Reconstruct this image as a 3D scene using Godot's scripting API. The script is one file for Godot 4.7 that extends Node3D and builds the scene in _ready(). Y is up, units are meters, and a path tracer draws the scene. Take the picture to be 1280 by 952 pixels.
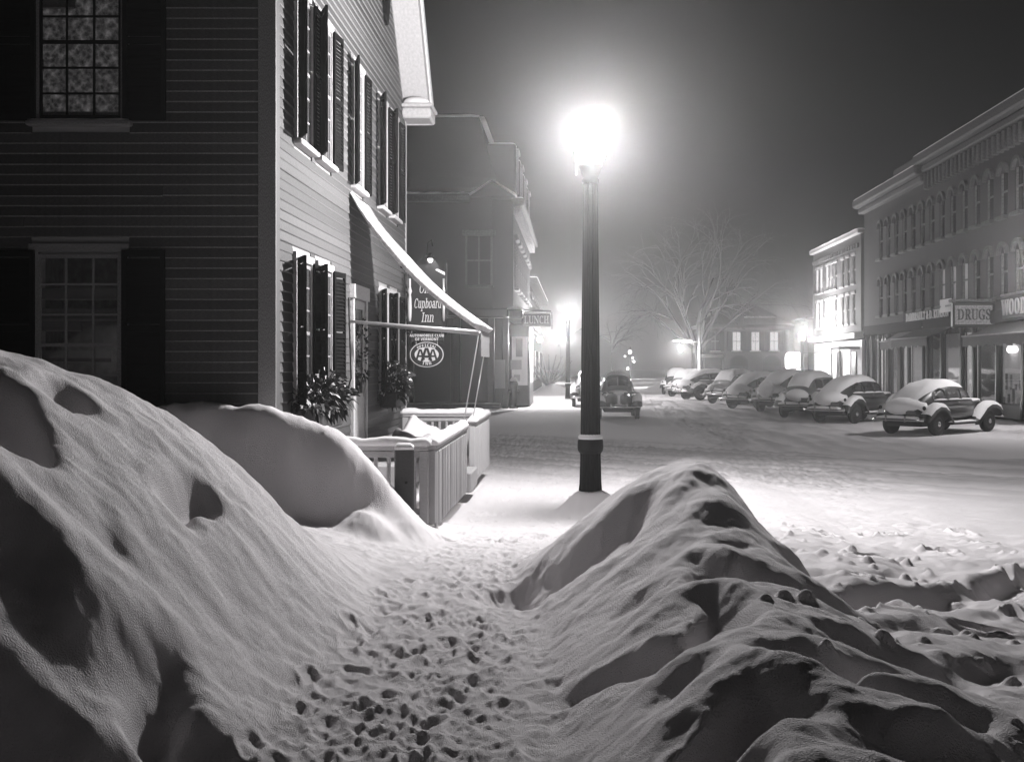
extends Node3D
# A snowed-in village street at night. Units are metres, y is up; "d" in the code is depth down the street, so z = -d.


var M := {}
var T := {}
var used := {}
var rng := RandomNumberGenerator.new()


func _ready() -> void:
	rng.seed = 7
	# ---- camera
	var cam := Camera3D.new()
	cam.name = "camera"
	cam.projection = Camera3D.PROJECTION_FRUSTUM
	cam.near = 0.1
	cam.far = 2000.0
	cam.size = 0.1 * 952.0 / 1488.0
	cam.frustum_offset = Vector2(-80.0, -21.0) / 1488.0 * 0.1
	cam.position = Vector3(0, 1.8, 0)
	add_child(cam)
	# ---- night sky, the misty air, exposure
	var sky_mat := ProceduralSkyMaterial.new()
	sky_mat.sky_top_color = gray(0.004)
	sky_mat.sky_horizon_color = gray(0.008)
	sky_mat.ground_bottom_color = gray(0.004)
	sky_mat.ground_horizon_color = gray(0.008)
	var sky := Sky.new()
	sky.sky_material = sky_mat
	var env := Environment.new()
	env.background_mode = Environment.BG_SKY
	env.sky = sky
	env.tonemap_mode = Environment.TONE_MAPPER_LINEAR
	env.tonemap_exposure = 1.1
	env.volumetric_fog_enabled = true
	env.volumetric_fog_density = 0.0016
	env.volumetric_fog_anisotropy = 0.88
	env.volumetric_fog_albedo = Color(1, 1, 1)
	env.sdfgi_enabled = true
	env.ssao_enabled = true
	env.ssil_enabled = true
	var world := WorldEnvironment.new()
	world.name = "world"
	world.environment = env
	add_child(world)
	# ---- what it is made of, then the place, then the things in it
	make_materials()
	make_terrain()
	make_street_lamps()
	make_inn()
	make_inn_front()
	make_left_blocks()
	make_right_blocks()
	make_far_things()
	make_cars()


# ------------------------------------------------------------------ helpers

func gray(v: float) -> Color:
	return Color(v, v * 0.982, v * 0.99).linear_to_srgb()


func numbered(called: String) -> String:
	if not used.has(called):
		used[called] = 0
		return called
	used[called] += 1
	return "%s_%03d" % [called, used[called]]


func thing(called: String, label: String, category: String, at := Vector3.ZERO, turn := 0.0, group := "") -> Node3D:
	var o := Node3D.new()
	o.name = numbered(called)
	add_child(o)
	o.position = at
	o.rotation.y = turn
	tag(o, label, category, group)
	return o


func tag(o: Node3D, label: String, category: String, group := "") -> Node3D:
	o.set_meta("label", label)
	o.set_meta("category", category)
	if group:
		o.set_meta("group", group)
	return o


func copy(o: Node3D, label: String, at: Vector3, turn := 0.0) -> Node3D:
	var c: Node3D = o.duplicate()
	c.name = numbered(str(o.name))
	add_child(c)
	c.position = at
	c.rotation.y = turn
	c.set_meta("label", label)
	return c


func obj(called: String, mesh: Mesh, mat: Material, parent: Node, at := Vector3.ZERO, basis := Basis.IDENTITY) -> MeshInstance3D:
	var o := MeshInstance3D.new()
	o.name = numbered(called) if parent == self else called
	o.mesh = mesh
	if mat:
		o.material_override = mat
	o.transform = Transform3D(basis, at)
	parent.add_child(o, true)
	return o


func pen() -> SurfaceTool:
	var st := SurfaceTool.new()
	st.begin(Mesh.PRIMITIVE_TRIANGLES)
	st.set_smooth_group(-1)
	return st


func done(st: SurfaceTool) -> ArrayMesh:
	st.generate_normals()
	st.index()
	return st.commit()


# corners run counter-clockwise as seen from outside
func quad(st: SurfaceTool, a: Vector3, b: Vector3, c: Vector3, d: Vector3) -> void:
	for p in [a, c, b, a, d, c]:
		st.add_vertex(p)


func tri(st: SurfaceTool, a: Vector3, b: Vector3, c: Vector3) -> void:
	for p in [a, c, b]:
		st.add_vertex(p)


func block(st: SurfaceTool, lo: Vector3, hi: Vector3, t := Transform3D.IDENTITY) -> void:
	var p := []
	for i in 8:
		p.append(t * Vector3(hi.x if i & 1 else lo.x, hi.y if i & 2 else lo.y, hi.z if i & 4 else lo.z))
	quad(st, p[4], p[5], p[7], p[6])
	quad(st, p[1], p[0], p[2], p[3])
	quad(st, p[5], p[1], p[3], p[7])
	quad(st, p[0], p[4], p[6], p[2])
	quad(st, p[6], p[7], p[3], p[2])
	quad(st, p[0], p[1], p[5], p[4])


func boxm(lo: Vector3, hi: Vector3) -> ArrayMesh:
	var st := pen()
	block(st, lo, hi)
	return done(st)


# a box with its edges taken off
func softbox(size: Vector3, r: float) -> ArrayMesh:
	var st := pen()
	var h := size / 2.0
	var ring := func(y: float, k: float) -> PackedVector3Array:
		var a := PackedVector3Array()
		for c in [[1, 1], [-1, 1], [-1, -1], [1, -1]]:
			var q := [Vector3((h.x - k) * c[0], y, (h.z - k - r) * c[1]), Vector3((h.x - k - r) * c[0], y, (h.z - k) * c[1])]
			if c[0] * c[1] < 0:
				q.reverse()
			a.append_array(q)
		return a
	loft(st, [ring.call(-h.y, r), ring.call(-h.y + r, 0.0), ring.call(h.y - r, 0.0), ring.call(h.y, r)], true)
	return done(st)


# closed rings of the same count
func loft(st: SurfaceTool, rings: Array, caps := true) -> void:
	var n: int = rings[0].size()
	for k in rings.size() - 1:
		for i in n:
			var j := (i + 1) % n
			quad(st, rings[k][i], rings[k + 1][i], rings[k + 1][j], rings[k][j])
	if caps:
		for e in 2:
			var r: PackedVector3Array = rings[0] if e == 0 else rings[-1]
			var mid := Vector3.ZERO
			for p in r:
				mid += p / n
			for i in n:
				var j := (i + 1) % n
				if e == 0:
					tri(st, mid, r[i], r[j])
				else:
					tri(st, mid, r[j], r[i])


# [radius, height] pairs turned round the y axis
func lathe(st: SurfaceTool, profile: Array, n := 24, at := Vector3.ZERO, flute := 0.0) -> void:
	var rings := []
	for q in profile:
		var a := PackedVector3Array()
		for i in n:
			var w := TAU * i / n
			var r: float = q[0] * (1.0 - (flute if i % 2 else 0.0))
			a.append(at + Vector3(cos(w) * r, q[1], sin(w) * r))
		rings.append(a)
	loft(st, rings, true)


func tube(st: SurfaceTool, pts: Array, radii: Array, n := 6) -> void:
	var rings := []
	for k in pts.size():
		var dir: Vector3 = (pts[mini(k + 1, pts.size() - 1)] - pts[maxi(k - 1, 0)]).normalized()
		var side := dir.cross(Vector3(0.31, 0.2, 0.93) if absf(dir.y) > 0.9 else Vector3.UP).normalized()
		var up := side.cross(dir)
		var a := PackedVector3Array()
		for i in n:
			var w := TAU * i / n
			a.append(pts[k] + (side * cos(w) + up * sin(w)) * radii[mini(k, radii.size() - 1)])
		rings.append(a)
	loft(st, rings, true)


func rod(a: Vector3, b: Vector3, r: float, n := 8) -> ArrayMesh:
	var st := pen()
	st.set_smooth_group(0)
	tube(st, [a, b], [r, r], n)
	return done(st)


# a flat outline in the xy plane given depth along z (outline counter-clockwise from +z)
func plate(outline: PackedVector2Array, z0: float, z1: float) -> ArrayMesh:
	var st := pen()
	var idx := Geometry2D.triangulate_polygon(outline)
	for i in range(0, idx.size(), 3):
		var a := outline[idx[i]]
		var b := outline[idx[i + 1]]
		var c := outline[idx[i + 2]]
		if (b - a).cross(c - a) < 0:
			var t := b
			b = c
			c = t
		tri(st, Vector3(a.x, a.y, z1), Vector3(b.x, b.y, z1), Vector3(c.x, c.y, z1))
		tri(st, Vector3(a.x, a.y, z0), Vector3(c.x, c.y, z0), Vector3(b.x, b.y, z0))
	for i in outline.size():
		var p := outline[i]
		var q := outline[(i + 1) % outline.size()]
		quad(st, Vector3(p.x, p.y, z0), Vector3(q.x, q.y, z0), Vector3(q.x, q.y, z1), Vector3(p.x, p.y, z1))
	return done(st)


# a drift of snow lying along a rail or ledge: x from 0 to length, rounded over z, lumpy along x
func snow_cap(length: float, width: float, height: float, seed_of: int, n := 14) -> ArrayMesh:
	var st := pen()
	st.set_smooth_group(0)
	var rings := []
	var noise := FastNoiseLite.new()
	noise.seed = seed_of
	noise.frequency = 1.6
	for k in n + 1:
		var x := length * k / n
		var e := 1.0 + 0.35 * noise.get_noise_1d(x) + 0.15 * noise.get_noise_1d(x * 4.0 + 50.0)
		if k == 0 or k == n:
			e *= 0.6
		var a := PackedVector3Array()
		for i in 9:
			var w := PI * i / 8.0
			a.append(Vector3(x, height * e * pow(sin(w), 0.7) - 0.004, -cos(w) * width * 0.5 * (0.92 + 0.08 * e)))
		rings.append(a)
	loft(st, rings, true)
	return done(st)


func words(text: String, height: float, depth: float, mat: Material, parent: Node, at: Vector3, turn := 0.0, serif := false, stretch := 1.0, slant := 0.0, weight := 700) -> MeshInstance3D:
	var m := TextMesh.new()
	var f := SystemFont.new()
	f.font_names = PackedStringArray(["Droid Serif" if serif else "Droid Sans"])
	f.font_weight = weight
	m.font = f
	m.text = text
	m.font_size = 32
	m.pixel_size = height / 23.0
	m.depth = depth
	m.curve_step = 2.0
	var b := Basis(Vector3.UP, turn) * Basis(Vector3(stretch, 0, 0), Vector3(slant, 1, 0), Vector3(0, 0, 1))
	return obj("lettering", m, mat, parent, at, b)


# ------------------------------------------------------------------ materials

func noise_tex(called: String, freq: float, octaves: int, lo: float, hi: float, size := 512, kind := FastNoiseLite.TYPE_SIMPLEX_SMOOTH, seed_of := 1) -> void:
	var n := FastNoiseLite.new()
	n.noise_type = kind
	n.seed = seed_of
	n.frequency = freq
	n.fractal_octaves = octaves
	var t := NoiseTexture2D.new()
	t.noise = n
	t.width = size
	t.height = size
	t.seamless = true
	var g := Gradient.new()
	g.set_color(0, Color(lo, lo, lo))
	g.set_color(1, Color(hi, hi, hi))
	t.color_ramp = g
	T[called] = t


func surface(called: String, v: float, rough := 0.85, tex := "", scale := Vector3.ONE, bump := "", bump_cm := 0.0, bump_scale := Vector3.ZERO) -> StandardMaterial3D:
	var m := StandardMaterial3D.new()
	m.resource_name = called
	m.albedo_color = gray(v)
	m.roughness = rough
	m.metallic_specular = 0.4
	if tex or bump:
		m.uv1_triplanar = true
		m.uv1_world_triplanar = true
		m.uv1_scale = scale
	if tex:
		m.albedo_texture = T[tex]
	if bump:
		m.heightmap_enabled = true
		m.heightmap_texture = T[bump]
		m.heightmap_scale = bump_cm
	M[called] = m
	return m


func make_materials() -> void:
	noise_tex("cloudy", 0.012, 5, 0.62, 1.0)
	noise_tex("faint", 0.02, 4, 0.86, 1.0, 512, FastNoiseLite.TYPE_SIMPLEX_SMOOTH, 17)
	noise_tex("grain", 0.09, 4, 0.55, 1.0, 512, FastNoiseLite.TYPE_SIMPLEX, 3)
	noise_tex("relief", 0.045, 5, 0.0, 1.0, 1024, FastNoiseLite.TYPE_SIMPLEX_SMOOTH, 5)
	noise_tex("frost", 0.03, 4, 0.1, 1.0, 512, FastNoiseLite.TYPE_CELLULAR, 9)
	noise_tex("mottled", 0.05, 4, 0.25, 1.0, 512, FastNoiseLite.TYPE_SIMPLEX_SMOOTH, 11)
	var s := surface("snow_ground", 1.0, 0.95, "", Vector3(1.9, 1.9, 1.9), "relief", 1.0)
	s.vertex_color_use_as_albedo = true
	s.metallic_specular = 0.25
	surface("snow", 0.76, 0.95, "", Vector3(2, 2, 2), "relief", 0.8)
	for k in 4:
		surface("clapboard_%d" % k, [0.112, 0.14, 0.088, 0.12][k], 0.75, "grain", Vector3(0.35, 7.0, 0.35), "grain", 0.12)
	surface("board_edge_bounce", 0.24, 0.8, "grain", Vector3(0.8, 4.0, 0.8))  # paler than the boards: snow-bounce light put into the edge colour
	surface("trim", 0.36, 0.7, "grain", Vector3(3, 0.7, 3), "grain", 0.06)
	surface("white_paint", 0.5, 0.6, "faint", Vector3(1.5, 1.5, 1.5))
	surface("wall_core", 0.30)
	surface("plaster", 0.16, 0.9, "cloudy", Vector3(1, 1, 1))
	surface("shutter_paint", 0.005, 0.8).metallic_specular = 0.15
	surface("black_paint", 0.010, 0.35)
	surface("iron", 0.012, 0.6, "grain", Vector3(2, 2, 2), "grain", 0.05).metallic_specular = 0.2
	surface("dark_wood", 0.12, 0.8, "grain", Vector3(6, 0.8, 6), "grain", 0.15)
	surface("fence_paint", 0.55, 0.7, "grain", Vector3(6, 1.0, 6), "grain", 0.06)
	surface("canvas", 0.72, 0.9, "cloudy", Vector3(2, 2, 2))
	surface("canvas_flap", 0.38, 0.9, "mottled", Vector3(2, 2, 2))
	surface("dark_glass", 0.012, 0.08)
	surface("frosted", 0.30, 0.5, "frost", Vector3(0.9, 0.9, 0.9), "frost", 1.0)
	M.frosted.emission_enabled = true
	M.frosted.emission = Color(1, 0.985, 0.99)
	M.frosted.emission_energy_multiplier = 0.12
	M.frosted.emission_operator = BaseMaterial3D.EMISSION_OP_MULTIPLY
	M.frosted.emission_texture = T.frost
	surface("curtain_dim", 0.18, 0.9, "cloudy")
	surface("leaf", 0.035, 0.5, "mottled", Vector3(4, 4, 4))
	surface("slate_snowy", 0.58, 0.9, "mottled", Vector3(0.8, 0.8, 0.8))
	surface("bark_snowy", 0.42, 0.9, "mottled", Vector3(2, 2, 2))
	surface("wood_box", 0.05, 0.8)
	surface("sign_black", 0.009, 0.5)
	surface("sign_white", 0.5, 0.6)
	surface("metal", 0.45, 0.35).metallic = 0.6
	surface("rope", 0.6, 0.8)
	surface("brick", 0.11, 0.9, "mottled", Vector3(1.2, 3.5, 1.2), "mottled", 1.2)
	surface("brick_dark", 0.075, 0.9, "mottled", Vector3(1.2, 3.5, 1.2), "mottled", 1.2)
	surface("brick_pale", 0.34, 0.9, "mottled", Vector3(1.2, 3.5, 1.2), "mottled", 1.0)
	surface("stone", 0.42, 0.8, "cloudy", Vector3(1.5, 1.5, 1.5))
	surface("stone_mid", 0.2, 0.8, "cloudy", Vector3(1.5, 1.5, 1.5))
	surface("stone_dark", 0.13, 0.8, "cloudy", Vector3(1.5, 1.5, 1.5))
	surface("slate", 0.06, 0.7, "mottled", Vector3(0.8, 4, 0.8), "mottled", 1.0)
	surface("fascia_wood", 0.05, 0.95, "grain", Vector3(4, 1, 4)).metallic_specular = 0.1
	surface("shop_wood", 0.035, 0.32, "grain", Vector3(4, 1, 4))
	surface("bark", 0.22, 0.9, "mottled", Vector3(2, 2, 2))
	surface("paper", 0.6, 0.8, "mottled", Vector3(6, 6, 6))
	surface("rubber", 0.012, 0.8)
	surface("chrome", 0.6, 0.2).metallic = 1.0
	surface("car_glass", 0.01, 0.06)
	for k in [["car_black", 0.010], ["car_navy", 0.02], ["car_grey", 0.10], ["car_tan", 0.16]]:
		var c := surface(k[0], k[1], 0.35)
		c.clearcoat_enabled = true
		c.clearcoat = 0.6
		c.clearcoat_roughness = 0.1
	var clear := StandardMaterial3D.new()
	clear.resource_name = "pane_glass"
	clear.transparency = BaseMaterial3D.TRANSPARENCY_ALPHA
	clear.albedo_color = Color(0.8, 0.8, 0.8, 0.05)
	clear.roughness = 0.03
	M["pane_glass"] = clear
	glow("globe_glow", 5.0)
	glow("bulb_glow", 3.0)
	glow("window_glow", 0.6, "mottled")
	glow("window_dim", 0.2, "mottled")
	glow("window_faint", 0.075, "mottled")
	glow("curtain_lit", 0.8, "cloudy")


func glow(called: String, e: float, tex := "") -> void:
	var m := surface(called, 0.5, 0.6)
	m.emission_enabled = true
	m.emission = Color(1, 0.985, 0.99)
	m.emission_energy_multiplier = e
	if tex:
		m.uv1_triplanar = true
		m.uv1_world_triplanar = true
		m.uv1_scale = Vector3(0.9, 0.9, 0.9)
		m.emission_operator = BaseMaterial3D.EMISSION_OP_MULTIPLY
		m.emission_texture = T[tex]


# ------------------------------------------------------------------ the snow-covered ground

func lin(x: float, xs: Array, ys: Array) -> float:
	if x <= xs[0]:
		return ys[0]
	for i in range(1, xs.size()):
		if x <= xs[i]:
			var t: float = (x - xs[i - 1]) / (xs[i] - xs[i - 1])
			return lerpf(ys[i - 1], ys[i], t)
	return ys[-1]


func smooth_lin(x: float, xs: Array, ys: Array, r: float) -> float:
	return 0.2 * (lin(x - r, xs, ys) + lin(x - r * 0.5, xs, ys) + lin(x, xs, ys) + lin(x + r * 0.5, xs, ys) + lin(x + r, xs, ys))


var gx := PackedFloat32Array()
var gd := PackedFloat32Array()
var gh := PackedFloat32Array()


func first_at(a: PackedFloat32Array, v: float) -> int:
	return clampi(a.bsearch(v), 0, a.size() - 1)


func height_at(x: float, d: float) -> float:
	var i := clampi(gx.bsearch(x) - 1, 0, gx.size() - 2)
	var j := clampi(gd.bsearch(d) - 1, 0, gd.size() - 2)
	var u := clampf((x - gx[i]) / (gx[i + 1] - gx[i]), 0, 1)
	var v := clampf((d - gd[j]) / (gd[j + 1] - gd[j]), 0, 1)
	var n := gx.size()
	return lerpf(lerpf(gh[j * n + i], gh[j * n + i + 1], u), lerpf(gh[(j + 1) * n + i], gh[(j + 1) * n + i + 1], u), v)


# a crest in the snow whose right-hand side (walking along the points) has slumped: [points], drop, width of the face, reach, lip
const LEDGES := [
	[[-3.74, 7.24, -3.5, 7.33, -3.2, 7.1, -2.94, 6.77, -2.70, 6.45], 0.5, 0.3, 1.5, 0.03],
	[[-2.60, 7.15, -2.62, 7.5, -2.58, 7.85, -2.48, 8.0, -2.36, 7.9, -2.27, 7.55], 0.26, 0.09, 0.5, 0.03],
	[[-3.42, 7.3, -3.42, 7.72, -3.27, 7.85, -3.02, 7.6], 0.24, 0.09, 0.5, 0.03],
	[[-2.61, 6.7, -2.49, 6.53, -2.37, 6.37, -2.28, 6.2], 0.05, 0.09, 0.28, 0.02],
	[[-2.08, 5.26, -2.08, 5.52, -2.0, 5.69], 0.14, 0.1, 0.35, 0.02],
	[[-0.35, 10.13, 0, 9.75, 0.26, 9.62, 0.64, 9.63, 0.98, 9.42], 0.288, 0.625, 1.1, 0.02],
	[[0.84, 9.42, 1.0, 9.46, 1.2, 9.32], 0.08, 0.112, 0.35, 0.02],
	[[0.66, 8.5, 0.87, 8.66, 1.07, 8.67, 1.24, 8.4], 0.07, 0.42, 0.8, 0.02],
	[[0.50, 7.54, 0.80, 7.80, 0.98, 7.5, 1.12, 7.0], 0.16, 0.275, 0.6, 0.03],
	[[0.2, 7.58, 0.55, 7.45, 0.75, 7.24], 0.08, 0.25, 0.5, 0.02],
	[[0.50, 6.62, 0.80, 7.08, 0.9, 6.83, 1.0, 6.36, 1.1, 5.95], 0.256, 0.35, 0.8, 0.03],
	[[-0.1, 6.5, 0.09, 6.42, 0.3, 6.36, 0.53, 6.1, 0.72, 5.9], 0.128, 0.0875, 0.32, 0.03],
	[[0.35, 5.6, 0.66, 5.5, 0.8, 5.2], 0.096, 0.312, 0.5, 0.03],
	[[0.58, 5.05, 0.76, 5.18, 0.9, 4.87, 1.1, 4.4], 0.336, 0.525, 1.2, 0.04],
	[[0.4, 4.4, 0.6, 4.3, 0.8, 4.2], 0.128, 0.25, 0.5, 0.02],
	[[0.98, 5.75, 1.23, 5.5, 1.46, 5.35, 1.85, 5.5], 0.16, 0.25, 0.7, 0.03],
	[[1.1, 6.3, 1.46, 6.4, 1.82, 6.6, 2.15, 6.6], 0.128, 0.2, 0.5, 0.03],
	[[1.25, 8.5, 1.6, 8.72, 2.1, 9.1, 2.6, 9.45, 3.2, 9.9], 0.208, 0.163, 0.6, 0.04],
	[[3.0, 9.6, 3.5, 10.4, 4.2, 11.16, 4.6, 11.3], 0.192, 0.163, 0.6, 0.04],
	[[1.4, 9.75, 1.8, 9.95, 2.2, 9.8], 0.128, 0.175, 0.4, 0.03],
	[[2.38, 10.2, 2.65, 10.42, 2.95, 10.3], 0.096, 0.15, 0.35, 0.02],
	[[1.5, 5.9, 2.16, 6.97, 2.8, 7.4], 0.112, 0.175, 0.5, 0.03],
	[[0.95, 4.6, 1.2, 4.5, 1.5, 4.75, 2.1, 5.4], 0.112, 0.2, 0.6, 0.03],
	[[1.2, 7.4, 1.5, 7.7, 1.9, 7.9, 2.4, 8.3], 0.096, 0.175, 0.5, 0.03],
]
# the near end of the left bank has broken away along these lines: [x...], [d...], drop, width, fade from x, to x
const CUTS := [
	[[-5.0, -3.5, -2.8, -2.7, -2.55, -2.4, -2.25, -2.1, -2.0, -1.85, -1.6], [5.8, 5.95, 6.0, 6.05, 5.98, 5.85, 5.9, 6.12, 6.18, 5.98, 5.2], 0.30, 0.62, -1.95, -1.65],
	[[-5.0, -2.6, -2.1, -2.0, -1.9, -1.77, -1.64, -1.41, -1.2], [5.15, 5.2, 5.2, 5.25, 5.42, 5.62, 5.66, 5.5, 5.3], 0.62, 0.5, -1.7, -1.35],
	[[-5.0, -1.5], [6.0, 5.9], 0.36, 2.0, -2.3, -1.95],
]


func make_terrain() -> void:
	var t0 := Time.get_ticks_msec()
	var x := -4.6
	var left := PackedFloat32Array()
	var step := 0.03
	while x > -260.0:
		left.append(x)
		x -= step
		step *= 1.07
	left.reverse()
	gx.append_array(left)
	x = -4.57
	while x < 4.6:
		gx.append(x)
		x += 0.0145 if x > -2.3 and x < 1.8 else 0.022
	step = 0.03
	while x < 260.0:
		gx.append(x)
		x += step
		step *= 1.06
	var d := -40.0
	while d < 3.2:
		gd.append(d)
		d += maxf(0.05, (3.2 - d) * 0.12)
	d = 3.2
	while d < 420.0:
		gd.append(d)
		d += maxf(0.0145, d * 0.0028) if d < 15.2 else minf(d * 0.0028 + (d - 15.2) * 0.012, d * 0.02)
	var nx := gx.size()
	var nd := gd.size()
	gh.resize(nx * nd)
	var zone := PackedByteArray()
	zone.resize(nx * nd)
	var fine := FastNoiseLite.new()
	fine.seed = 21
	fine.frequency = 1.0
	fine.fractal_octaves = 3
	var lumps := FastNoiseLite.new()
	lumps.seed = 4
	lumps.frequency = 0.7
	lumps.fractal_octaves = 2
	var hcx := PackedFloat32Array()
	for i in nx:
		hcx.append(smooth_lin(gx[i], [-9.0, -4.5, -3.87, -3.15, -2.6, -2.26, -1.94, -1.65, -1.45], [1.3, 1.46, 1.46, 1.40, 1.18, 0.97, 0.55, 0.14, 0.0], 0.25))
	var col := PackedColorArray()
	col.resize(nx * nd)
	for j in nd:
		d = gd[j]
		var xc := smooth_lin(d, [3.0, 5.0, 7.0, 8.0, 10.0, 11.0], [0.72, 0.78, 0.88, 0.95, 1.0, 1.0], 0.3)
		var hh := smooth_lin(d, [2.0, 3.0, 4.0, 5.0, 6.0, 7.0, 8.0, 9.0, 9.6, 10.1, 10.6, 11.1, 11.6], [0.3, 0.45, 0.5, 0.55, 0.5, 0.52, 0.62, 0.86, 1.0, 1.04, 0.76, 0.3, 0.0], 0.25)
		var wl := smooth_lin(d, [3.0, 5.4, 6.6, 8.0, 10.3], [0.75, 0.85, 1.0, 1.2, 1.6], 0.3)
		var wr := smooth_lin(d, [3.0, 5.0, 7.0, 9.0, 10.0, 11.0], [2.0, 1.8, 1.35, 0.95, 0.8, 0.7], 0.3)
		var toe := -1.45 + 0.06 * sin(d * 1.7) - 0.10 * smoothstep(8.0, 10.0, d)
		var fall := -0.24 * smoothstep(11.0, 16.5, d)
		var near_env := smoothstep(2.2, 4.2, d)
		for i in nx:
			x = gx[i]
			var h := -0.2 * smoothstep(2.0, 3.4, x) + fall * (1.0 - smoothstep(1.6, 3.0, x))
			var z := 0
			var albedo := 0.74
			if d > 24.5:
				h = lerpf(h, -0.3, smoothstep(24.5, 26.0, d) * (1.0 - smoothstep(48.0, 50.0, d)))
			if x < -1.3 and d < 14.5:
				var s := maxf(toe - x, 0.0)
				var b1 := 0.0
				if d > 2.0:
					b1 = (2.0 * (1.0 - exp(-pow(s / 1.35, 1.6))) + 0.1 * maxf(s - 2.0, 0.0)) * near_env * (1.0 - 0.8 * smoothstep(-0.2, 1.5, d - (8.2 + (x + 3.9) * 0.80)))
				var b2 := 0.0
				if d > 11.0:
					# the shaded face of the heap bulges and hollows, and a lump lies at its foot
					var dd := d + 0.08 * lumps.get_noise_2d(x * 1.3 + 5.0, 3.0) + 0.12 * fine.get_noise_2d(x * 1.3, d * 4.0)
					b2 = hcx[i] * (1.0 + 0.05 * lumps.get_noise_2d(x * 2.0, 8.0)) * smoothstep(11.85, 12.5, dd) * (1.0 - 0.75 * smoothstep(12.6, 13.6, d))
					b2 = maxf(b2, 0.34 * exp(-pow((x + 2.15) / 0.36, 2.0) - pow((d - 12.0) / 0.3, 2.0)))
					b2 = maxf(b2, 0.26 * exp(-pow((x + 1.75) / 0.22, 2.0) - pow((d - 12.35) / 0.35, 2.0)))
				if b1 > b2 and b1 > 0.0:
					# furrows that run down the bank, and soft lumps
					h += b1 + smoothstep(0.1, 0.6, b1) * (0.035 * lumps.get_noise_2d(x * 0.8, d * 2.0) + 0.05 * lumps.get_noise_2d(x * 1.3 + 15.0, d * 1.1) + 0.015 * fine.get_noise_2d(x * 1.6 + 40.0, d * 2.6))
					z = 1 if b1 > 0.07 else 0
				else:
					h += b2 + smoothstep(0.1, 0.5, b2) * 0.04 * lumps.get_noise_2d(x * 1.5 + 9.0, d * 1.5)
					z = 2 if b2 > 0.07 else 0
			if d > 2.0 and d < 12.2 and x > -1.0 and x < 3.2:
				var q := clampf((xc - x) / wl if x < xc else (x - xc) / wr, 0.0, 1.0)
				var b3 := hh * pow(1.0 - pow(q, 1.6), 1.25)
				if b3 > 0.001:
					h += b3 + smoothstep(0.05, 0.4, b3) * (0.05 * lumps.get_noise_2d(x * 1.1 + 30.0, d * 1.6) + 0.05 * lumps.get_noise_2d(x * 0.8 + d * 0.5, d * 2.4 - x * 1.6) + 0.015 * fine.get_noise_2d(x * 2.0, d * 2.4))
					if b3 > 0.06:
						z = 3
			if d > 1.0 and d < 26.0:
				# trodden path, the yard behind the fence, loose snow at the kerb
				if z == 0 and x > -1.7 and x < 0.6:
					var wear := smoothstep(-1.65, -1.35, x) * (1.0 - smoothstep(-0.15, 0.35, x - (0.0 if d < 9.0 else 0.2)))
					h += wear * (0.02 * fine.get_noise_2d(x * 3.0, d * 3.0) - 0.02)
				if x > -3.4 and x < -1.75 and d > 13.55:
					h += (0.12 + 0.75 * exp(-pow((x + 2.75) / 0.85, 2.0) - pow((d - 21.0) / 1.0, 2.0)) * (1.0 + 0.5 * lumps.get_noise_2d(x * 2.0, d * 2.0)) + 0.75 * exp(-pow((x + 3.2) / 0.55, 2.0)) * (1.0 - smoothstep(16.2, 17.2, d)) + 0.1 * smoothstep(-2.4, -3.2, x)) * smoothstep(13.5, 14.2, d) * smoothstep(-1.75, -1.95, x) + 0.03 * lumps.get_noise_2d(x * 2.0, d * 2.0)
				if x > 1.2 and z == 0:
					var loose := smoothstep(1.2, 2.2, x) * (1.0 - smoothstep(11.0, 15.0, d))
					h += loose * (0.10 + 0.06 * lumps.get_noise_2d(x * 1.4 + 70.0, d * 1.4) + 0.03 * fine.get_noise_2d(x * 2.5, d * 2.5))
				if d > 10.0 and x > 0.8:
					h += 0.02 * fine.get_noise_2d(x * 1.2 + 11.0, d * 1.2) + 0.008 * fine.get_noise_2d(x * 6.0, d * 6.0)
				var lr := Vector2((x - 0.2) / 0.38, (d - 16.4) / 0.38).length_squared()
				if lr < 9.0:
					h += 0.34 * exp(-lr * lr * 0.5 - lr * 0.4)
			# wheel tracks: the side road that swings across, and the main street
			if d > 14.0 and d < 140.0 and x > -40.0 and x < 40.0:
				var across := (d - (29.0 - (x + 2.0) * 0.85)) * 0.76
				var along := (x - (d - 29.0) * 0.85) * 0.76
				var band := smoothstep(6.5, 3.0, absf(across)) * smoothstep(16.5, 21.0, d)
				var main := smoothstep(2.6, 4.2, x) * (1.0 - smoothstep(8.0, 10.5, x - maxf(0.0, 35.0 - d) * 0.1)) * smoothstep(24.0, 32.0, d) * (1.0 - smoothstep(70.0, 90.0, d))
				var rut := 0.5 + 0.5 * fine.get_noise_2d(along * 0.12, across * 1.1)
				var rut2 := 0.5 + 0.5 * fine.get_noise_2d(x * 1.3 + 90.0, d * 0.22)
				var speck := 0.5 + 0.5 * fine.get_noise_2d(x * 4.0, d * 4.0)
				var dirt := maxf(band * smoothstep(0.15, 0.75, rut + 0.25 * (speck - 0.5)), 0.75 * main * smoothstep(0.15, 0.75, rut2 + 0.25 * (speck - 0.5)))
				albedo = lerpf(0.74, 0.40, dirt)
				h += band * 0.17 * (rut - 0.5) + main * 0.14 * (rut2 - 0.5) + 0.08 * (speck - 0.5) * maxf(band, main)
				if d > 60.0:
					h += 0.9 * exp(-pow((x - 7.2) / 1.2, 2.0) - pow((d - 92.0) / 5.0, 2.0)) + 0.7 * exp(-pow((x + 1.6) / 1.0, 2.0) - pow((d - 84.0) / 3.0, 2.0))
			var at := j * nx + i
			gh[at] = h
			zone[at] = z if z else (4 if x > 3.0 and x < 12.5 or d > 25.0 and d < 49.0 else 0)
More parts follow.
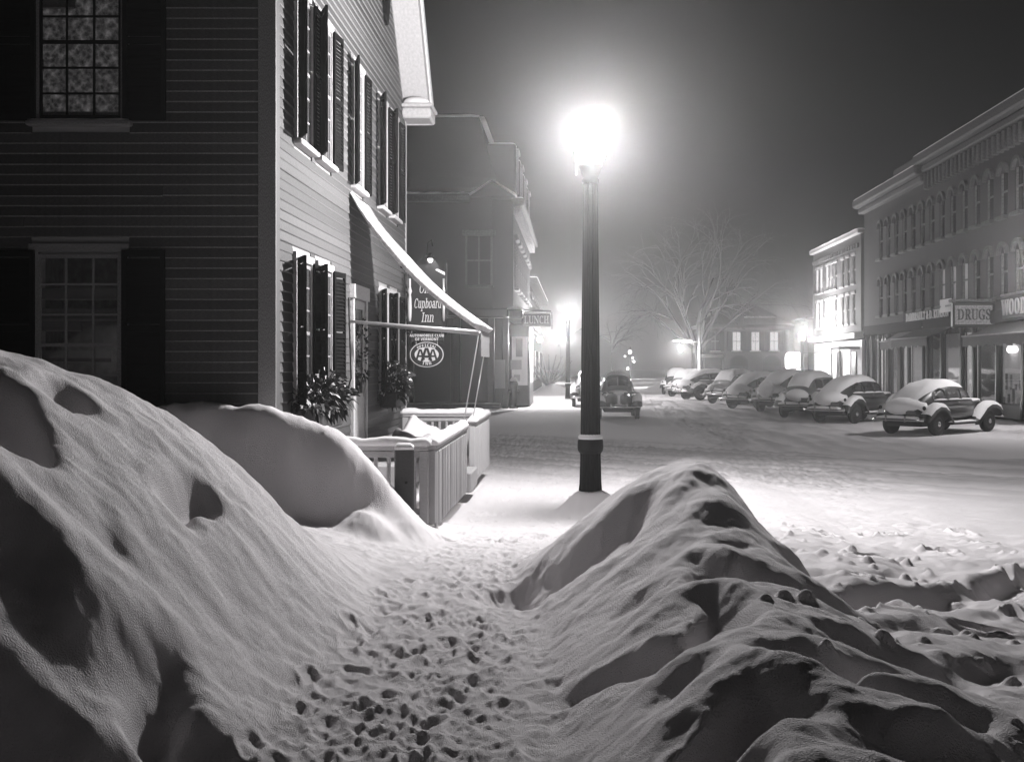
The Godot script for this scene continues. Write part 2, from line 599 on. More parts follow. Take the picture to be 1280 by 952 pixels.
			col[at] = Color(albedo, albedo * 0.982, albedo * 0.99)
	for f in LEDGES:
		press_ledge(f)
	for f in CUTS:
		for j in range(first_at(gd, 1.0), first_at(gd, 7.0)):
			for i in range(first_at(gx, -8.0), first_at(gx, -1.2)):
				var dc := lin(gx[i], f[0], f[1])
				gh[j * nx + i] -= f[2] * smoothstep(0.0, f[3], dc - gd[j]) * (1.0 - smoothstep(f[4], f[5], gx[i]))
	blur(-4.6, 4.6, 3.2, 13.4, 9)
	crumble()
	press_footprints()
	print("heights ", Time.get_ticks_msec() - t0)
	# one mesh per region, with the normals of the whole so that no seam shows
	var where := []
	var remap := []
	for k in 5:
		where.append([PackedVector3Array(), PackedVector3Array(), PackedColorArray(), PackedInt32Array()])
		var r := PackedInt32Array()
		r.resize(nx * nd)
		r.fill(-1)
		remap.append(r)
	for j in nd - 1:
		for i in nx - 1:
			var a := j * nx + i
			var k := zone[a]
			var w: Array = where[k]
			var r: PackedInt32Array = remap[k]
			var c := [a, a + 1, a + nx, a + nx + 1]
			for q in 4:
				var v: int = c[q]
				if r[v] < 0:
					r[v] = w[0].size()
					var iq := i + (q & 1)
					var jq := j + (q >> 1)
					w[0].append(Vector3(gx[iq], gh[v], -gd[jq]))
					var i0 := maxi(iq - 1, 0)
					var i1 := mini(iq + 1, nx - 1)
					var j0 := maxi(jq - 1, 0)
					var j1 := mini(jq + 1, nd - 1)
					var sx := (gh[jq * nx + i1] - gh[jq * nx + i0]) / (gx[i1] - gx[i0])
					var sd := (gh[j1 * nx + iq] - gh[j0 * nx + iq]) / (gd[j1] - gd[j0])
					w[1].append(Vector3(-sx, 1.0, sd).normalized())
					w[2].append(col[v])
				c[q] = r[v]
			remap[k] = r
			w[3].append_array(PackedInt32Array([c[0], c[2], c[1], c[1], c[2], c[3]]))
	var names := ["ground", "snow_bank", "snow_bank", "snow_ridge", "street"]
	for k in 5:
		var arrays := []
		arrays.resize(Mesh.ARRAY_MAX)
		arrays[Mesh.ARRAY_VERTEX] = where[k][0]
		arrays[Mesh.ARRAY_NORMAL] = where[k][1]
		arrays[Mesh.ARRAY_COLOR] = where[k][2]
		arrays[Mesh.ARRAY_INDEX] = where[k][3]
		var m := ArrayMesh.new()
		m.add_surface_from_arrays(Mesh.PRIMITIVE_TRIANGLES, arrays)
		var o := obj(names[k], m, M.snow_ground, self)
		match k:
			1: tag(o, "tall hollowed snow bank heaped beside the trodden path, nearest on the left", "snow bank")
			2: tag(o, "shaded snow heap in front of the inn's corner and its white fence", "snow bank")
			3: tag(o, "rumpled ridge of shovelled snow right of the path, peaked beside the lamp post", "snow ridge")
			_: o.set_meta("kind", "structure")
	print("terrain ", Time.get_ticks_msec() - t0)


func blur(x0: float, x1: float, d0: float, d1: float, times: int) -> void:
	var nx := gx.size()
	var i0 := first_at(gx, x0)
	var i1 := first_at(gx, x1)
	var j0 := first_at(gd, d0)
	var j1 := first_at(gd, d1)
	for t in times:
		var old := gh.duplicate()
		for j in range(j0, j1):
			for i in range(i0, i1):
				var a := j * nx + i
				gh[a] = 0.25 * old[a] + 0.125 * (old[a - 1] + old[a + 1] + old[a - nx] + old[a + nx]) + 0.0625 * (old[a - nx - 1] + old[a - nx + 1] + old[a + nx - 1] + old[a + nx + 1])


# the grain of the snow, the trodden surface, and crumbs of broken snow along the slumped faces
func crumble() -> void:
	var grain := FastNoiseLite.new()
	grain.seed = 77
	grain.frequency = 9.0
	grain.fractal_octaves = 2
	var nx := gx.size()
	for j in range(first_at(gd, 3.2), first_at(gd, 15.0)):
		for i in range(first_at(gx, -4.6), first_at(gx, 4.6)):
			var x := gx[i]
			var d := gd[j]
			var trod := smoothstep(-1.6, -1.3, x) * (1.0 - smoothstep(-0.25, 0.25, x - (0.0 if d < 9.0 else 0.2)))
			gh[j * nx + i] += 0.0065 * grain.get_noise_2d(x, d) + 0.02 * (1.0 - trod) * grain.get_noise_2d(x * 0.3 + 60.0, d * 0.3) + trod * (0.013 * grain.get_noise_2d(x * 0.4 + 30.0, d * 0.35) + 0.005 * grain.get_noise_2d(x * 1.1, d * 0.9) + 0.003 * grain.get_noise_2d(x * 2.2, d * 1.8))
	for k in 110:
		var ridge := 1 if k % 6 else 2
		var x := rng.randf_range(1.9, 4.6) if ridge else rng.randf_range(-0.1, 1.5)
		var d := rng.randf_range(7.2, 12.5) if ridge else rng.randf_range(4.2, 8.0)
		if ridge == 2:
			x = rng.randf_range(1.0, 2.6)
			d = rng.randf_range(5.0, 7.5)
		var r := rng.randf_range(0.02, 0.06)
		var up := r * rng.randf_range(0.5, 1.1)
		for j in range(first_at(gd, d - r), first_at(gd, d + r)):
			for i in range(first_at(gx, x - r), first_at(gx, x + r)):
				var q := Vector2(gx[i] - x, gd[j] - d).length_squared() / (r * r)
				if q < 1.0:
					gh[j * nx + i] += up * pow(1.0 - q, 0.7)


func press_ledge(f: Array) -> void:
	var pts: Array = f[0]
	var n := pts.size() / 2
	var reach: float = f[3]
	var lo := Vector2(1e9, 1e9)
	var hi := -lo
	var run := PackedFloat32Array([0.0])
	for k in n:
		var p := Vector2(pts[2 * k], pts[2 * k + 1])
		lo = lo.min(p)
		hi = hi.max(p)
		if k:
			run.append(run[k - 1] + p.distance_to(Vector2(pts[2 * k - 2], pts[2 * k - 1])))
	var nx := gx.size()
	for j in range(first_at(gd, lo.y - reach), first_at(gd, hi.y + reach)):
		for i in range(first_at(gx, lo.x - reach), first_at(gx, hi.x + reach)):
			var p := Vector2(gx[i], gd[j])
			var best := 1e9
			var side := 0.0
			var t := 0.0
			for k in n - 1:
				var a := Vector2(pts[2 * k], pts[2 * k + 1])
				var e := Vector2(pts[2 * k + 2], pts[2 * k + 3]) - a
				var u := clampf((p - a).dot(e) / e.length_squared(), 0.0, 1.0)
				var off := p - a - e * u
				if off.length() < best - 1e-6:
					best = off.length()
					side = signf(e.cross(off))
					t = (run[k] + u * e.length()) / run[n - 1]
			var fade := smoothstep(0.0, 0.25, t) * smoothstep(1.0, 0.75, t)
			if fade <= 0.0:
				continue
			var g := 0.0
			if side < 0.0:
				g = -f[1] * smoothstep(0.0, f[2], best) * (1.0 - smoothstep(reach * 0.25, reach, best)) + f[4] * exp(-pow(best / (f[2] * 0.4), 2.0))
			else:
				g = f[4] * exp(-pow(best / 0.12, 2.0))
			gh[j * nx + i] += g * fade


func press_print(x: float, d: float, turn: float, depth: float, size: float) -> void:
	var nx := gx.size()
	var ca := cos(turn)
	var sa := sin(turn)
	for j in range(first_at(gd, d - 0.3 * size), first_at(gd, d + 0.3 * size)):
		for i in range(first_at(gx, x - 0.3 * size), first_at(gx, x + 0.3 * size)):
			var u := (gx[i] - x) * ca + (gd[j] - d) * sa
			var v := -(gx[i] - x) * sa + (gd[j] - d) * ca
			var waist := 0.055 * size * (1.0 + 0.18 * cos(v / (0.14 * size) * 3.0))
			var r := sqrt(pow(u / waist, 2.0) + pow(v / (0.145 * size), 2.0))
			if r < 2.0:
				gh[j * nx + i] += -depth * (1.0 - smoothstep(0.65, 1.12, r)) * (1.0 + 0.3 * v / 0.15) + 0.4 * depth * exp(-pow((r - 1.3) / 0.28, 2.0))


func press_footprints() -> void:
	for k in 620:
		var d := 4.3 + pow(rng.randf(), 1.25) * 9.5
		var x := -0.85 + rng.randfn(0.0, 0.36) + (d - 9.0) * 0.01
		if x < -1.6 or x > 0.15:
			continue
		press_print(x, d, rng.randfn(0.0, 0.35), rng.randf_range(0.005, 0.014), rng.randf_range(0.85, 1.1))
	# single tracks: up the edge of the bank, and across the loose snow by the kerb
	for k in 9:
		press_print(-1.42 - 0.12 * (k % 2), 5.0 + k * 0.62, 0.2, 0.022, 0.95)
	for k in 34:
		press_print(rng.randf_range(1.9, 5.5), rng.randf_range(8.0, 14.0), rng.randf_range(-2.0, 2.0), rng.randf_range(0.04, 0.10), rng.randf_range(0.9, 1.5))
	for k in 120:
		press_print(rng.randf_range(-1.4, 1.6), rng.randf_range(12.0, 22.0), rng.randfn(0.0, 0.6), rng.randf_range(0.015, 0.035), rng.randf_range(0.9, 1.2))


# ------------------------------------------------------------------ street lamps

func lamp_light(parent: Node, at: Vector3, energy: float, size: float) -> void:
	var l := OmniLight3D.new()
	l.name = "lamp_light"
	l.light_color = Color(1, 0.992, 0.995)
	l.light_energy = energy
	l.omni_range = 150.0
	l.omni_attenuation = 2.0
	l.light_size = size
	l.shadow_enabled = true
	l.position = at
	parent.add_child(l, true)


func make_street_lamps() -> void:
	var at := Vector3(0.2, -0.24, -16.4)
	var t := thing("street_lamp", "lit street lamp on a tall black fluted post beside the snowy path", "street lamp", at, 0.0, "street lamps")
	var st := pen()
	st.set_smooth_group(-1)
	lathe(st, [[0.155, 0.0], [0.15, 0.2], [0.135, 0.35], [0.125, 0.70], [0.128, 0.72]], 36, Vector3.ZERO, 0.07)
	obj("base", done(st), M.iron, t)
	st = pen()
	st.set_smooth_group(0)
	lathe(st, [[0.128, 0.72], [0.15, 0.75], [0.158, 0.79], [0.155, 0.87], [0.146, 0.895], [0.118, 0.90]], 36)
	obj("collar", done(st), M.iron, t)
	st = pen()
	st.set_smooth_group(0)
	lathe(st, [[0.148, 0.893], [0.15, 0.92], [0.135, 0.94], [0.11, 0.955]], 22)
	obj("snow_rim", done(st), M.snow, t)
	st = pen()
	lathe(st, [[0.122, 0.9], [0.11, 2.2], [0.095, 3.4], [0.088, 4.0]], 36, Vector3.ZERO, 0.08)
	obj("shaft", done(st), M.iron, t)
	st = pen()
	st.set_smooth_group(0)
	lathe(st, [[0.088, 4.0], [0.105, 4.02], [0.105, 4.05], [0.092, 4.07], [0.11, 4.12], [0.13, 4.18], [0.15, 4.21], [0.152, 4.23], [0.13, 4.24]], 30)
	obj("fitter", done(st), M.iron, t)
	st = pen()
	st.set_smooth_group(0)
	lathe(st, [[0.13, 4.243], [0.17, 4.31], [0.195, 4.40], [0.2, 4.49], [0.185, 4.57], [0.14, 4.635], [0.06, 4.67]], 30)
	obj("globe", done(st), M.globe_glow, t)
	st = pen()
	block(st, Vector3(-0.185, 4.11, -0.012), Vector3(-0.165, 4.36, 0.012))
	block(st, Vector3(-0.185, 4.26, 0.0125), Vector3(-0.05, 4.28, 0.0245))
	obj("ladder_bracket", done(st), M.white_paint, t)
	lamp_light(t, Vector3(0, 4.58, 0), 82.0, 0.19)
	t.scale = Vector3.ONE * 1.13
	copy(t, "lit street lamp far down the path by the lunch sign", Vector3(-0.47, -0.35, -70.0))
	copy(t, "distant lit street lamp seen just below the globe by the lunch sign", Vector3(-0.9, -0.5, -128.0))
	copy(t, "lit street lamp glaring in front of the pale brick building", Vector3(14.35, -1.45, -75.5))
	copy(t, "street lamp on the drug store pavement, lighting the brick wall at right", Vector3(14.6, -0.4, -36.4)).get_node("lamp_light").light_energy = 34.0


# ------------------------------------------------------------------ the inn

const WALL_X := -3.3
const FRONT_D := 13.0
const BACK_D := 23.0
const ROW := 0.1136
# openings along the street wall: [from d, to d, low, high]
const SIDE_WINDOWS := [[13.94, 14.70, 4.45, 6.2], [15.10, 15.87, 4.45, 6.2], [17.49, 18.25, 4.45, 6.2], [19.78, 20.54, 4.45, 6.2], [21.04, 21.80, 4.45, 6.2],
	[13.90, 14.66, 1.35, 3.0], [15.10, 15.88, 1.35, 3.0], [19.90, 20.66, 1.35, 3.0], [21.10, 21.86, 1.35, 3.0]]
const FRONT_WINDOWS := [[-5.85, -4.96, 4.47, 6.15], [-5.86, -4.97, 1.35, 3.0], [-8.95, -8.06, 4.47, 6.15]]
const DOOR := [17.45, 18.40, 0.35, 2.75]


# a lapped board from a to b along x, thick at its lower edge
func board_mesh(length: float, kind: int) -> ArrayMesh:
	var p := [Vector3(0, 0, 0.002), Vector3(0, ROW + 0.012, 0.002), Vector3(0, ROW + 0.012, 0.006), Vector3(0, 0.011, 0.023), Vector3(0, 0, 0.014)]
	var end := Vector3(length, 0, 0)
	var st := pen()
	for k in [1, 2]:
		quad(st, p[k], p[k + 1], p[k + 1] + end, p[k] + end)
	for q in [[p[0], p[2], p[1]], [p[0], p[3], p[2]], [p[0], p[4], p[3]]]:
		tri(st, q[0], q[1], q[2])
		tri(st, q[0] + end, q[2] + end, q[1] + end)
	quad(st, p[0], p[1], p[1] + end, p[0] + end)
	st.set_material(M["clapboard_%d" % kind])
	var m := done(st)
	# the lower edge, coloured paler to paint in light bounced off the snow
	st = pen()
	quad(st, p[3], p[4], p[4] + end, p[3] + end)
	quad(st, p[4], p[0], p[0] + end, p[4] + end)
	st.set_material(M.board_edge_bounce)
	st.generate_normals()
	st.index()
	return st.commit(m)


func gaps(a: float, b: float, y: float, holes: Array) -> Array:
	var runs := [[a, b]]
	for h in holes:
		if y + ROW > h[2] - 0.10 and y < h[3] + 0.10:
			var next := []
			for r in runs:
				var lo: float = h[0] - 0.09
				var hi: float = h[1] + 0.09
				if hi <= r[0] or lo >= r[1]:
					next.append(r)
					continue
				if lo - r[0] > 0.03:
					next.append([r[0], lo])
				if r[1] - hi > 0.03:
					next.append([hi, r[1]])
			runs = next
	return runs


func make_inn() -> void:
	var inn := thing("clapboard_inn", "clapboard inn with black louvred shutters behind the snow banks, leftmost building", "house", Vector3(WALL_X, 0, -FRONT_D))
	# local axes: x along the front (negative is left), y up, -z along the street
	var depth := BACK_D - FRONT_D
	# a hollow shell: walls with real openings, plastered rooms behind the glass, a floor between the storeys
	var openings := []
	for w in SIDE_WINDOWS:
		openings.append([w[0] - FRONT_D, w[1] - FRONT_D, w[2], w[3]])
	obj("wall", holed_wall(-10.5, 0.0, 0.0, 6.7, front_holes(), 0.14), M.wall_core, inn)
	obj("wall", holed_wall(0.141, depth, 0.0, 6.7, openings, 0.14), M.wall_core, inn, Vector3.ZERO, Basis(Vector3.UP, PI / 2))
	obj("wall", boxm(Vector3(-10.5, 0, -depth), Vector3(-0.141, 6.7, -depth + 0.14)), M.wall_core, inn)
	obj("wall", boxm(Vector3(-10.5, 0, -depth + 0.141), Vector3(-10.36, 6.7, -0.141)), M.wall_core, inn)
	obj("storey_floor", boxm(Vector3(-10.355, 3.5, -depth + 0.145), Vector3(-0.145, 3.75, -0.145)), M.plaster, inn)
	obj("attic_floor", boxm(Vector3(-10.5, 6.702, -depth), Vector3(-0.22, 6.8, 0.0)), M.plaster, inn)
	obj("room_wall", boxm(Vector3(-10.35, 0.0, -4.2), Vector3(-0.15, 3.498, -4.05)), M.plaster, inn)
	obj("room_wall", boxm(Vector3(-10.35, 3.752, -4.2), Vector3(-0.15, 6.7, -4.05)), M.plaster, inn)
	obj("room_wall", boxm(Vector3(-4.2, 0.0, -4.045), Vector3(-4.05, 3.498, -0.145)), M.plaster, inn)
	obj("room_wall", boxm(Vector3(-3.2, 3.752, -4.045), Vector3(-3.05, 6.7, -0.145)), M.plaster, inn)
	obj("room_wall", boxm(Vector3(-3.4, 0.0, -depth + 0.145), Vector3(-3.25, 3.498, -4.205)), M.plaster, inn)
	obj("room_wall", boxm(Vector3(-3.4, 3.752, -depth + 0.145), Vector3(-3.25, 6.7, -4.205)), M.plaster, inn)
	var st := pen()
	var gable := plate(PackedVector2Array([Vector2(0, 6.7), Vector2(depth, 6.7), Vector2(depth * 0.5, 11.9)]), -0.2, 0.0)
	obj("gable_wall", gable, M.wall_core, inn, Vector3.ZERO, Basis(Vector3.UP, PI / 2))
	# boards on the front
	var row := 8
	var r2 := RandomNumberGenerator.new()
	r2.seed = 31
	while row * ROW < 6.5:
		var y := row * ROW
		for run in gaps(-10.4, -0.17, y, front_holes()):
			var a: float = run[0]
			if run[1] - run[0] > 4.0:
				var cut := r2.randf_range(-6.5, -1.2)
				clap(inn, Vector3(a, y, 0), cut - a - 0.002, r2.randi() % 4, false, r2)
				a = cut
			clap(inn, Vector3(a, y, 0), run[1] - a, r2.randi() % 4, false, r2)
		row += 1
	# boards on the street wall and its gable
	row = 5
	var holes := []
	for w in SIDE_WINDOWS:
		holes.append([w[0] - FRONT_D, w[1] - FRONT_D, w[2], w[3]])
	holes.append([DOOR[0] - FRONT_D, DOOR[1] - FRONT_D, 0.0, DOOR[3]])
	while row * ROW < 9.4:
		var y := row * ROW
		var a := 0.17
		var b := depth - 0.12
		if y > 6.5:
			a = (y - 6.5) / 1.04 + 0.25
			b = depth - a
		for run in gaps(a, b, y, holes):
			clap(inn, Vector3(0, y, -run[0]), run[1] - run[0], r2.randi() % 4, true, r2)
		row += 1
	# corner boards and the water table
	st = pen()
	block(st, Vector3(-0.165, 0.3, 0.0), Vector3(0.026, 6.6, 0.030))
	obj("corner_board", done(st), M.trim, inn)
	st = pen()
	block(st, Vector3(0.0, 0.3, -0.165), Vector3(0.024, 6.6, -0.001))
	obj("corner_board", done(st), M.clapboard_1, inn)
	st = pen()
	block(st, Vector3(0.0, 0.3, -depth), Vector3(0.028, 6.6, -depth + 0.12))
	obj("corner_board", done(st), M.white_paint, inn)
	# roof: rake with its broad soffit, the eave's return, two slopes under snow
	var slope := atan2(5.2, 5.0)
	for s in 2:
		st = pen()
		var len := 7.6
		block(st, Vector3(-0.02, -0.16, 0.0), Vector3(0.47, 0.14, len))
		var t := Transform3D(Basis(Vector3.UP, 0.0 if s == 0 else PI) , Vector3.ZERO)
		var rake := obj("rake", done(st), M.white_paint, inn)
		if s == 0:
			rake.transform = Transform3D(Basis(Vector3.RIGHT, -slope), Vector3(0.0, 6.55, -depth - 0.25))
		else:
			rake.transform = Transform3D(Basis(Vector3.RIGHT, slope) * Basis(Vector3.FORWARD, PI) * Basis(Vector3.RIGHT, 0.0), Vector3(0.45, 6.55, 0.25)) * Transform3D(Basis(Vector3.UP, PI), Vector3(0.47, 0, 0))
		st = pen()
		block(st, Vector3(-11.0, 0.0, 0.0), Vector3(0.5, 0.22, len + 0.4))
		var slab := obj("roof", done(st), M.snow, inn)
		slab.transform = Transform3D(Basis(Vector3.RIGHT, -slope), Vector3(0, 6.68, -depth - 0.3)) if s == 0 else Transform3D(Basis(Vector3.UP, PI) * Basis(Vector3.RIGHT, -slope), Vector3(-10.5, 6.68, 0.3))
	obj("eave_return", softbox(Vector3(0.56, 0.2, 0.75), 0.03), M.white_paint, inn, Vector3(0.27, 6.56, -depth + 0.12))
	obj("eave_return", softbox(Vector3(0.62, 0.07, 0.85), 0.02), M.white_paint, inn, Vector3(0.28, 6.70, -depth + 0.12))
	obj("eave_snow", snow_cap(0.8, 0.5, 0.14, 8), M.snow, inn, Vector3(0.28, 6.735, -depth + 0.5), Basis(Vector3.UP, PI / 2))
	# windows
	var k := 0
	for w in FRONT_WINDOWS:
		inn_window(inn, Vector3(w[0] - WALL_X, w[2], 0.0), w[1] - w[0], w[3] - w[2], 0.0, 9 if k == 1 else 12, M.frosted if k != 1 else null, [0.0, 0.0], k != 1)
		k += 1
	k = 0
	for w in SIDE_WINDOWS:
		var open: Array = [[0.42, 0.05], [0.40, 0.10], [0.30, 0.05], [0.35, 0.05], [0.35, 0.1], [0.42, 0.04], [0.40, 0.18], [0.32, 0.06], [0.34, 0.05]][k]
		inn_window(inn, Vector3(0.0, w[2], -(w[0] - FRONT_D)), w[1] - w[0], w[3] - w[2], PI / 2, 12, M.curtain_dim if k in [1, 5, 6] else null, open, true)
		k += 1
	# arched louvres in the gable
	for s in [20.4, 18.0]:
		var o := PackedVector2Array()
		for i in 20:
			var a := TAU * i / 20.0
			o.append(Vector2(cos(a) * 0.32, sin(a) * 0.85))
		obj("gable_louvre", plate(o, 0.012, 0.06), M.shutter_paint, inn, Vector3(0.01, 8.45, -(s - FRONT_D)), Basis(Vector3.UP, PI / 2))
	# the door with its casing, glass, wreath and steps
	var door := Node3D.new()
	door.name = "door"
	inn.add_child(door)
	door.position = Vector3(0, DOOR[2], -(DOOR[0] - FRONT_D))
	door.rotation.y = PI / 2
	var dw: float = DOOR[1] - DOOR[0]
	var dh: float = DOOR[3] - DOOR[2]
	st = pen()
	block(st, Vector3(-0.11, 0, 0), Vector3(0, dh + 0.02, 0.06))
	block(st, Vector3(dw, 0, 0), Vector3(dw + 0.11, dh + 0.02, 0.06))
	block(st, Vector3(-0.16, dh + 0.02, 0), Vector3(dw + 0.16, dh + 0.22, 0.085))
	obj("casing", done(st), M.white_paint, door)
	st = pen()
	block(st, Vector3(0, 0, 0.003), Vector3(dw, dh * 0.42, 0.03))
	block(st, Vector3(0, dh * 0.42, 0.003), Vector3(0.12, dh, 0.03))
	block(st, Vector3(dw - 0.12, dh * 0.42, 0.003), Vector3(dw, dh, 0.03))
	block(st, Vector3(0.12, dh - 0.12, 0.003), Vector3(dw - 0.12, dh, 0.03))
	obj("leaf", done(st), M.white_paint, door)
	obj("pane", boxm(Vector3(0.12, dh * 0.42, 0.006), Vector3(dw - 0.12, dh - 0.12, 0.014)), M.dark_glass, door)
	st = pen()
	leaves(st, Vector3(dw * 0.5, dh * 0.68, 0.1), Vector3(0.3, 0.5, 0.1), 130, 0.09, 3)
	obj("wreath", done(st), M.leaf, door).set_meta("kind", "stuff")
	obj("handle", rod(Vector3(dw - 0.1, 0.95, 0.03), Vector3(dw - 0.1, 1.12, 0.07), 0.015), M.metal, door)
	obj("step", softbox(Vector3(1.3, 0.34, 0.9), 0.03), M.fence_paint, door, Vector3(dw * 0.5, -0.18, 0.46))
	st = pen()
	st.set_smooth_group(0)
	tube(st, [Vector3(-0.55, 1.0, 0.03), Vector3(-0.52, 1.25, 0.10), Vector3(-0.5, 2.4, 0.06)], [0.012, 0.012, 0.012])
	obj("bell_pull", done(st), M.iron, door)


# a wall in the xy plane, its outer face at z = 0, built of blocks round its openings
func holed_wall(a: float, b: float, y0: float, y1: float, holes: Array, thick: float) -> ArrayMesh:
	var st := pen()
	var cuts := [y0, y1]
	for h in holes:
		for y in [h[2], h[3]]:
			if not cuts.has(y):
				cuts.append(y)
	cuts.sort()
	for k in cuts.size() - 1:
		var mid: float = (cuts[k] + cuts[k + 1]) / 2.0
		var from := a
		var row := []
		for h in holes:
			if mid > h[2] and mid < h[3]:
				row.append([h[0], h[1]])
		row.sort()
		for h in row:
			block(st, Vector3(from, cuts[k], -thick), Vector3(h[0], cuts[k + 1], 0.0))
			from = h[1]
		block(st, Vector3(from, cuts[k], -thick), Vector3(b, cuts[k + 1], 0.0))
	return done(st)


func front_holes() -> Array:
	var out := []
	for w in FRONT_WINDOWS:
		out.append([w[0] - WALL_X, w[1] - WALL_X, w[2], w[3]])
	return out


var boards := {}


func clap(inn: Node3D, at: Vector3, length: float, kind: int, street: bool, r: RandomNumberGenerator) -> void:
	var key := roundi(length * 500.0) * 4 + kind
	if not boards.has(key):
		boards[key] = board_mesh(length, kind)
	var b := Basis(Vector3.UP, PI / 2 if street else 0.0) * Basis(Vector3.BACK, r.randfn(0.0, 0.0007)) * Basis(Vector3.RIGHT, r.randfn(0.0, 0.02))
	obj("clapboard", boards[key], null, inn, at, b)


# a sash window set into the boards, seen from +z; x runs from its first jamb
func inn_window(parent: Node3D, at: Vector3, w: float, h: float, turn: float, panes: int, behind: Material, open: Array, glazed: bool) -> void:
	var win := Node3D.new()
	win.name = "window"
	parent.add_child(win, true)
	win.position = at
	win.rotation.y = turn
	var st := pen()
	for s in [[-0.085, 0.0], [w, w + 0.085]]:
		block(st, Vector3(s[0], -0.02, 0.0), Vector3(s[1], h + 0.02, 0.045))
	block(st, Vector3(-0.10, h + 0.02, 0.0), Vector3(w + 0.10, h + 0.11, 0.055))
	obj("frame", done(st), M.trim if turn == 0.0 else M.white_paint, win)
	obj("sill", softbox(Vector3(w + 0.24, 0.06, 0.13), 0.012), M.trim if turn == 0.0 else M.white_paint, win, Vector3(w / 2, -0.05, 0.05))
	obj("sill_snow", snow_cap(w + 0.2, 0.07, 0.02, roundi(at.z * 10.0 + at.x * 7.0)), M.snow, win, Vector3(-0.1, -0.02, 0.07))
	if behind != null:
		obj("curtain", boxm(Vector3(0.002, 0.002, -0.05), Vector3(w - 0.002, h - 0.002, -0.04)), behind, win)
	# glass bars: three lights wide
	st = pen()
	var bar := 0.011
	var rows := 6 if panes == 12 else 5
	for i in range(1, 3):
		block(st, Vector3(w * i / 3.0 - bar, 0.0, 0.012), Vector3(w * i / 3.0 + bar, h, 0.030))
	for j in range(1, rows):
		var big := 0.02 if j == rows / 2 else bar
		block(st, Vector3(0.03, h * j / rows - big, 0.0125), Vector3(w - 0.03, h * j / rows + big, 0.0285 if j != rows / 2 else 0.033))
	for s in [[0.0, 0.03], [w - 0.03, w]]:
		block(st, Vector3(s[0], 0, 0.011), Vector3(s[1], h, 0.031))
	block(st, Vector3(0.03, 0, 0.011), Vector3(w - 0.03, 0.045, 0.031))
	block(st, Vector3(0.03, h - 0.045, 0.011), Vector3(w - 0.03, h, 0.031))
	obj("sash", done(st), M.trim if behind == null or turn != 0.0 else M.shutter_paint, win)
	for i in 3:
		for j in rows:
			obj("pane", boxm(Vector3(w * i / 3.0 + 0.012, h * j / rows + 0.012, 0.018), Vector3(w * (i + 1) / 3.0 - 0.012, h * (j + 1) / rows - 0.012, 0.0195)), M.pane_glass, win)
	# shutters
	var sw := 0.40 if turn != 0.0 else 0.47
	for s in 2:
		var hinge := Vector3(-0.03 if s == 0 else w + 0.03, -0.02, 0.05)
		var b := Basis(Vector3.UP, open[0] if s == 0 else -open[1])
		var sh := obj("shutter", shutter_frame(sw, h + 0.06, -1 if s == 0 else 1), M.shutter_paint, win, hinge, b)
		obj("louvres", shutter_slats(sw, h + 0.06, -1 if s == 0 else 1), M.shutter_paint, sh)


var shutter_kit := {}


func shutter_frame(w: float, h: float, dir: int) -> ArrayMesh:
	var key := "f%.3f %.3f %d" % [w, h, dir]
	if not shutter_kit.has(key):
		var st := pen()
		var x0 := -w if dir < 0 else 0.0
		for s in [[0.0, 0.05], [w - 0.05, w]]:
			block(st, Vector3(x0 + s[0], 0, 0), Vector3(x0 + s[1], h, 0.03))
		for s in [[0.0, 0.07], [h * 0.5 - 0.035, h * 0.5 + 0.035], [h - 0.07, h]]:
			block(st, Vector3(x0 + 0.05, s[0], 0.002), Vector3(x0 + w - 0.05, s[1], 0.028))
		shutter_kit[key] = done(st)
	return shutter_kit[key]


func shutter_slats(w: float, h: float, dir: int) -> ArrayMesh:
	var key := "s%.3f %.3f %d" % [w, h, dir]
	if not shutter_kit.has(key):
		var st := pen()
		var x0 := -w if dir < 0 else 0.0
		var y := 0.09
		while y < h - 0.09:
			if absf(y - h * 0.5) > 0.05:
				block(st, Vector3(x0 + 0.05, -0.032, -0.003), Vector3(x0 + w - 0.05, 0.032, 0.003), Transform3D(Basis(Vector3.RIGHT, -0.42), Vector3(0, y, 0.015)))
			y += 0.05
		shutter_kit[key] = done(st)
	return shutter_kit[key]


# leaf blades scattered through an ellipsoid
func leaves(st: SurfaceTool, c: Vector3, r: Vector3, n: int, size: float, seed_of: int) -> void:
	var g := RandomNumberGenerator.new()
	g.seed = seed_of
	for k in n:
		var p := Vector3(g.randfn(), g.randfn(), g.randfn()).normalized() * pow(g.randf(), 0.4)
		var out := (p + Vector3(0, 0.3, 0)).normalized()
		p = c + p * r
		var side := out.cross(Vector3(g.randfn(), g.randfn(), g.randfn())).normalized()
		var s := size * g.randf_range(0.6, 1.3)
		var tip := p + out * s + Vector3(0, -0.35 * s, 0)
		var mid := p + out * s * 0.55 + Vector3(0, 0.05 * s, 0)
		tri(st, p, mid + side * s * 0.22, mid - side * s * 0.22)
		tri(st, tip, mid - side * s * 0.22, mid + side * s * 0.22)


